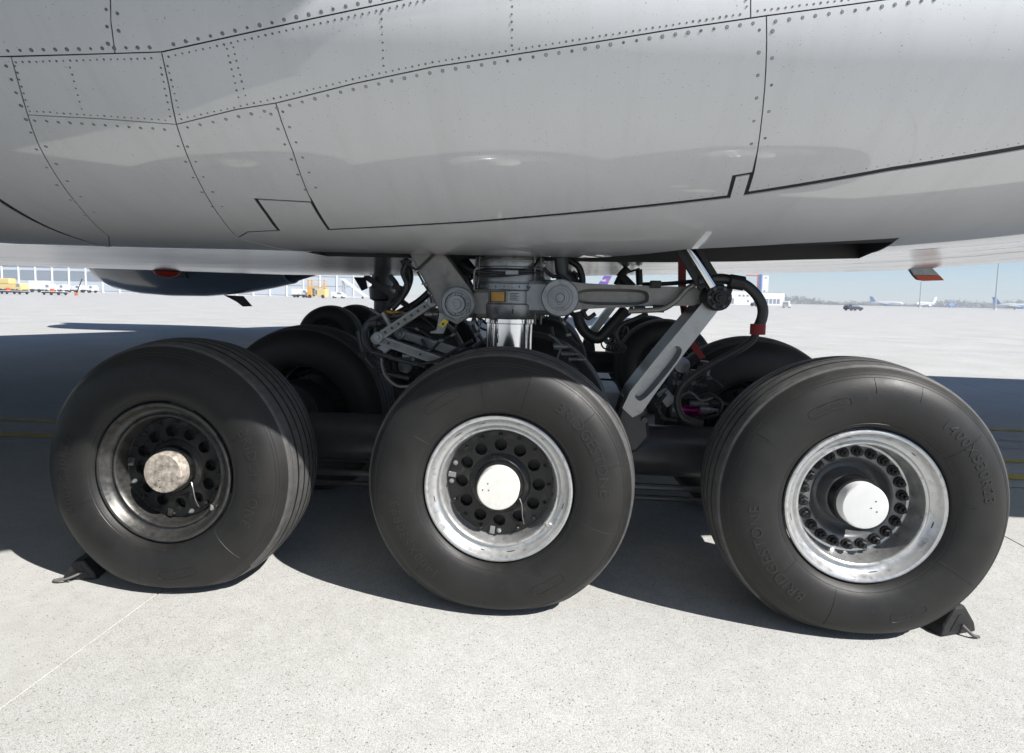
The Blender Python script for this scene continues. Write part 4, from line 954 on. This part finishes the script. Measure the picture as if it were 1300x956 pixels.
truck('box_truck', 77, 185, 4.5, 2.2, 'small white truck between the box truck and the pole', 'truck', 'white'); truck('box_truck', 97, 190, 4.5, 2.0, 'small white truck behind the leaning pole', 'truck', 'white')
truck('box_truck', 114, 190, 4.5, 2.1, 'small white truck nearest the nose of the far engine', 'truck', 'white')
def dolly(px, dist, L, label):
    p = far(px, dist); r = tag(empty('baggage_dolly', p), label, 'dolly', 'flat dollies on the apron')
    MB().box((-L/2,-.9,.35),(L/2,.9,.62)).build('deck', 'black_matte', r, 0, .03); MB().box((-L/2,-.92,.62),(L/2,.92,.7)).build('deck_edge', 'white', r, 0)
    for x in (-L/2+.5, 0, L/2-.5):
        for y in (-.9, .7): MB().lathe([(0,.22),(.18,.22)], (x, y, .22), 'y', 12).build('wheel', 'black', r, 30)
    MB().box((-.8,-.3,.7),(-.3,.3,1.3)).build('hand_brake', 'orange', r, 0, .05)
dolly(14, 118, 6.5, 'long flat dolly at the edge of the frame by the yellow truck'); dolly(70, 118, 4.2, 'short flat dolly beside the leaning pole')
pp = far(97, 118); pb = tag(empty('tow_bar', pp), 'dark tow bar pole leaning up from the apron', 'tow bar')
MB().tube([(0,0,.3),(1.4,0,3.4)], .09, 10).build('pole', 'black_matte', pb); MB().lathe([(0,.3),(.5,.3)], (0,0,0), 'z', 12).build('base', 'orange', pb, 30)
# right of the engine: loader, van, stairs
lp = far(404, 175); ld = tag(empty('cargo_loader', lp), 'tall orange and yellow cargo loader beside the far engine exhaust', 'loader')
for x in (-2.6, -1.5, 2.4): MB().box((x-.18,-1.3,0),(x+.18,-1.0,5.4)).build('post', 'orangev', ld, 0)
MB().box((-2.8,-1.4,2.9),(2.8,1.4,3.3)).build('platform', 'orangev', ld, 0); MB().box((.2,-1.45,.4),(2.7,1.3,2.7)).build('engine_cover', 'yellow', ld, 0, .05); MB().box((-2.8,-1.4,.4),(-1.6,1.4,2.8)).build('lift_frame', 'orangev', ld, 0)
MB().box((-.9,-1.2,1.0),(.1,1.2,2.4)).build('cab', 'glass', ld, 0)
for z in (4.2, 5.2): MB().box((-2.7,-1.35,z),(2.7,-1.25,z+.12)).build('rail', 'orangev', ld, 0)
for x in (-2, 2): MB().lathe([(-1.5,.5),(-1.1,.5)], (x,0,.5), 'y', 14).build('wheel', 'black', ld, 30)
car('parked_van', 430, 180, 'white van parked between the cargo loader and the boarding stairs', 'white', True)
truck('box_truck', 382, 178, 5, 2.6, 'white truck half hidden behind the far engine exhaust', 'truck', 'white')
spp = far(450, 185); sr = tag(empty('boarding_stairs', spp), 'white boarding stairs slanting in front of the terminal', 'boarding stairs')
MB().prism([(-4.5,-.9,6.2),(-3.4,-.9,6.2),(4.6,-.9,.6),(3.6,-.9,.6)], (0,.1,0)).build('side_panel', 'white', sr, 0); MB().prism([(-4.5,.8,6.2),(-3.4,.8,6.2),(4.6,.8,.6),(3.6,.8,.6)], (0,.1,0)).build('side_panel', 'white', sr, 0)
for k in range(14): MB().box((-3.9+.58*k,-.8,5.9-.41*k),(-3.4+.58*k,.8,6.0-.41*k)).build('step', 'mast', sr, 0)
MB().box((-3.8,-.7,.5),(-3.3,.7,5.9)).build('support', 'mast', sr, 0); MB().box((-4,-1,.3),(3.4,1,.7)).build('chassis', 'offwhite', sr, 0)
for x in (-3, 3): MB().lathe([(-1.1,.35),(-.8,.35)], (x,0,.35), 'y', 12).build('wheel', 'black', sr, 30)

# far treeline: uneven clumps of small faces, one mass
tr = MB(); rnd = random.Random(5)
for k in range(900):
    px = rnd.uniform(985, 1420); dist = rnd.uniform(820, 1000); p = far(px, dist); hh = 7+3.5*math.sin(px*.021)+2.5*math.sin(px*.063+1)+rnd.uniform(-2.5, 3)
    rad = rnd.uniform(2.0, 4.5)
    for j in range(22):
        d = Vector((rnd.gauss(0,1), rnd.gauss(0,1), rnd.gauss(0,1))).normalized()*rad*rnd.uniform(.4, 1); c = p+Vector((d.x, d.y, max(.3, hh-rad+d.z*1.3-rnd.random()**2*hh*.8))); s = rnd.uniform(.5, 1.3)
        u = Vector((rnd.gauss(0,1), rnd.gauss(0,1), rnd.gauss(0,1))).normalized(); v = u.orthogonal().normalized()
        tr.add([c+u*s, c+v*s, c-u*s*.7-v*s*.6], [(0,1,2)])
tag(tr.build('treeline', 'tree', None, 0), 'hazy line of far bare trees along the airfield edge', 'trees', kind='stuff')
for px in range(1030, 1300, 9):
    pass
g0, g1 = far(985, 780), far(1430, 700); gv = MB().add([g0+Vector((0,0,.05)), g1+Vector((0,0,.05)), g1+Vector((50,500,.05)), g0+Vector((0,500,.05))], [(0,1,2,3)]).build('field', 'brick', None, 0); tag(gv, kind='structure')

# ------------------------------------------------------------------ the air over the airfield
hz = MB().box((-1550,-320,-1.2),(1550,1550,42)).build('haze', 'white', None, 0); hz.data.materials.clear()
hm = bpy.data.materials.new('haze_air'); hm.use_nodes = True; t = hm.node_tree
for n in list(t.nodes): t.nodes.remove(n)
ov = t.nodes.new('ShaderNodeOutputMaterial'); pv = t.nodes.new('ShaderNodeVolumePrincipled')
pv.inputs['Color'].default_value = (.88, .94, 1, 1); pv.inputs['Density'].default_value = .0007; pv.inputs['Anisotropy'].default_value = .0
t.links.new(pv.outputs[0], ov.inputs['Volume']); hz.data.materials.append(hm); tag(hz, kind='stuff')
scene.cycles.volume_bounces = 0
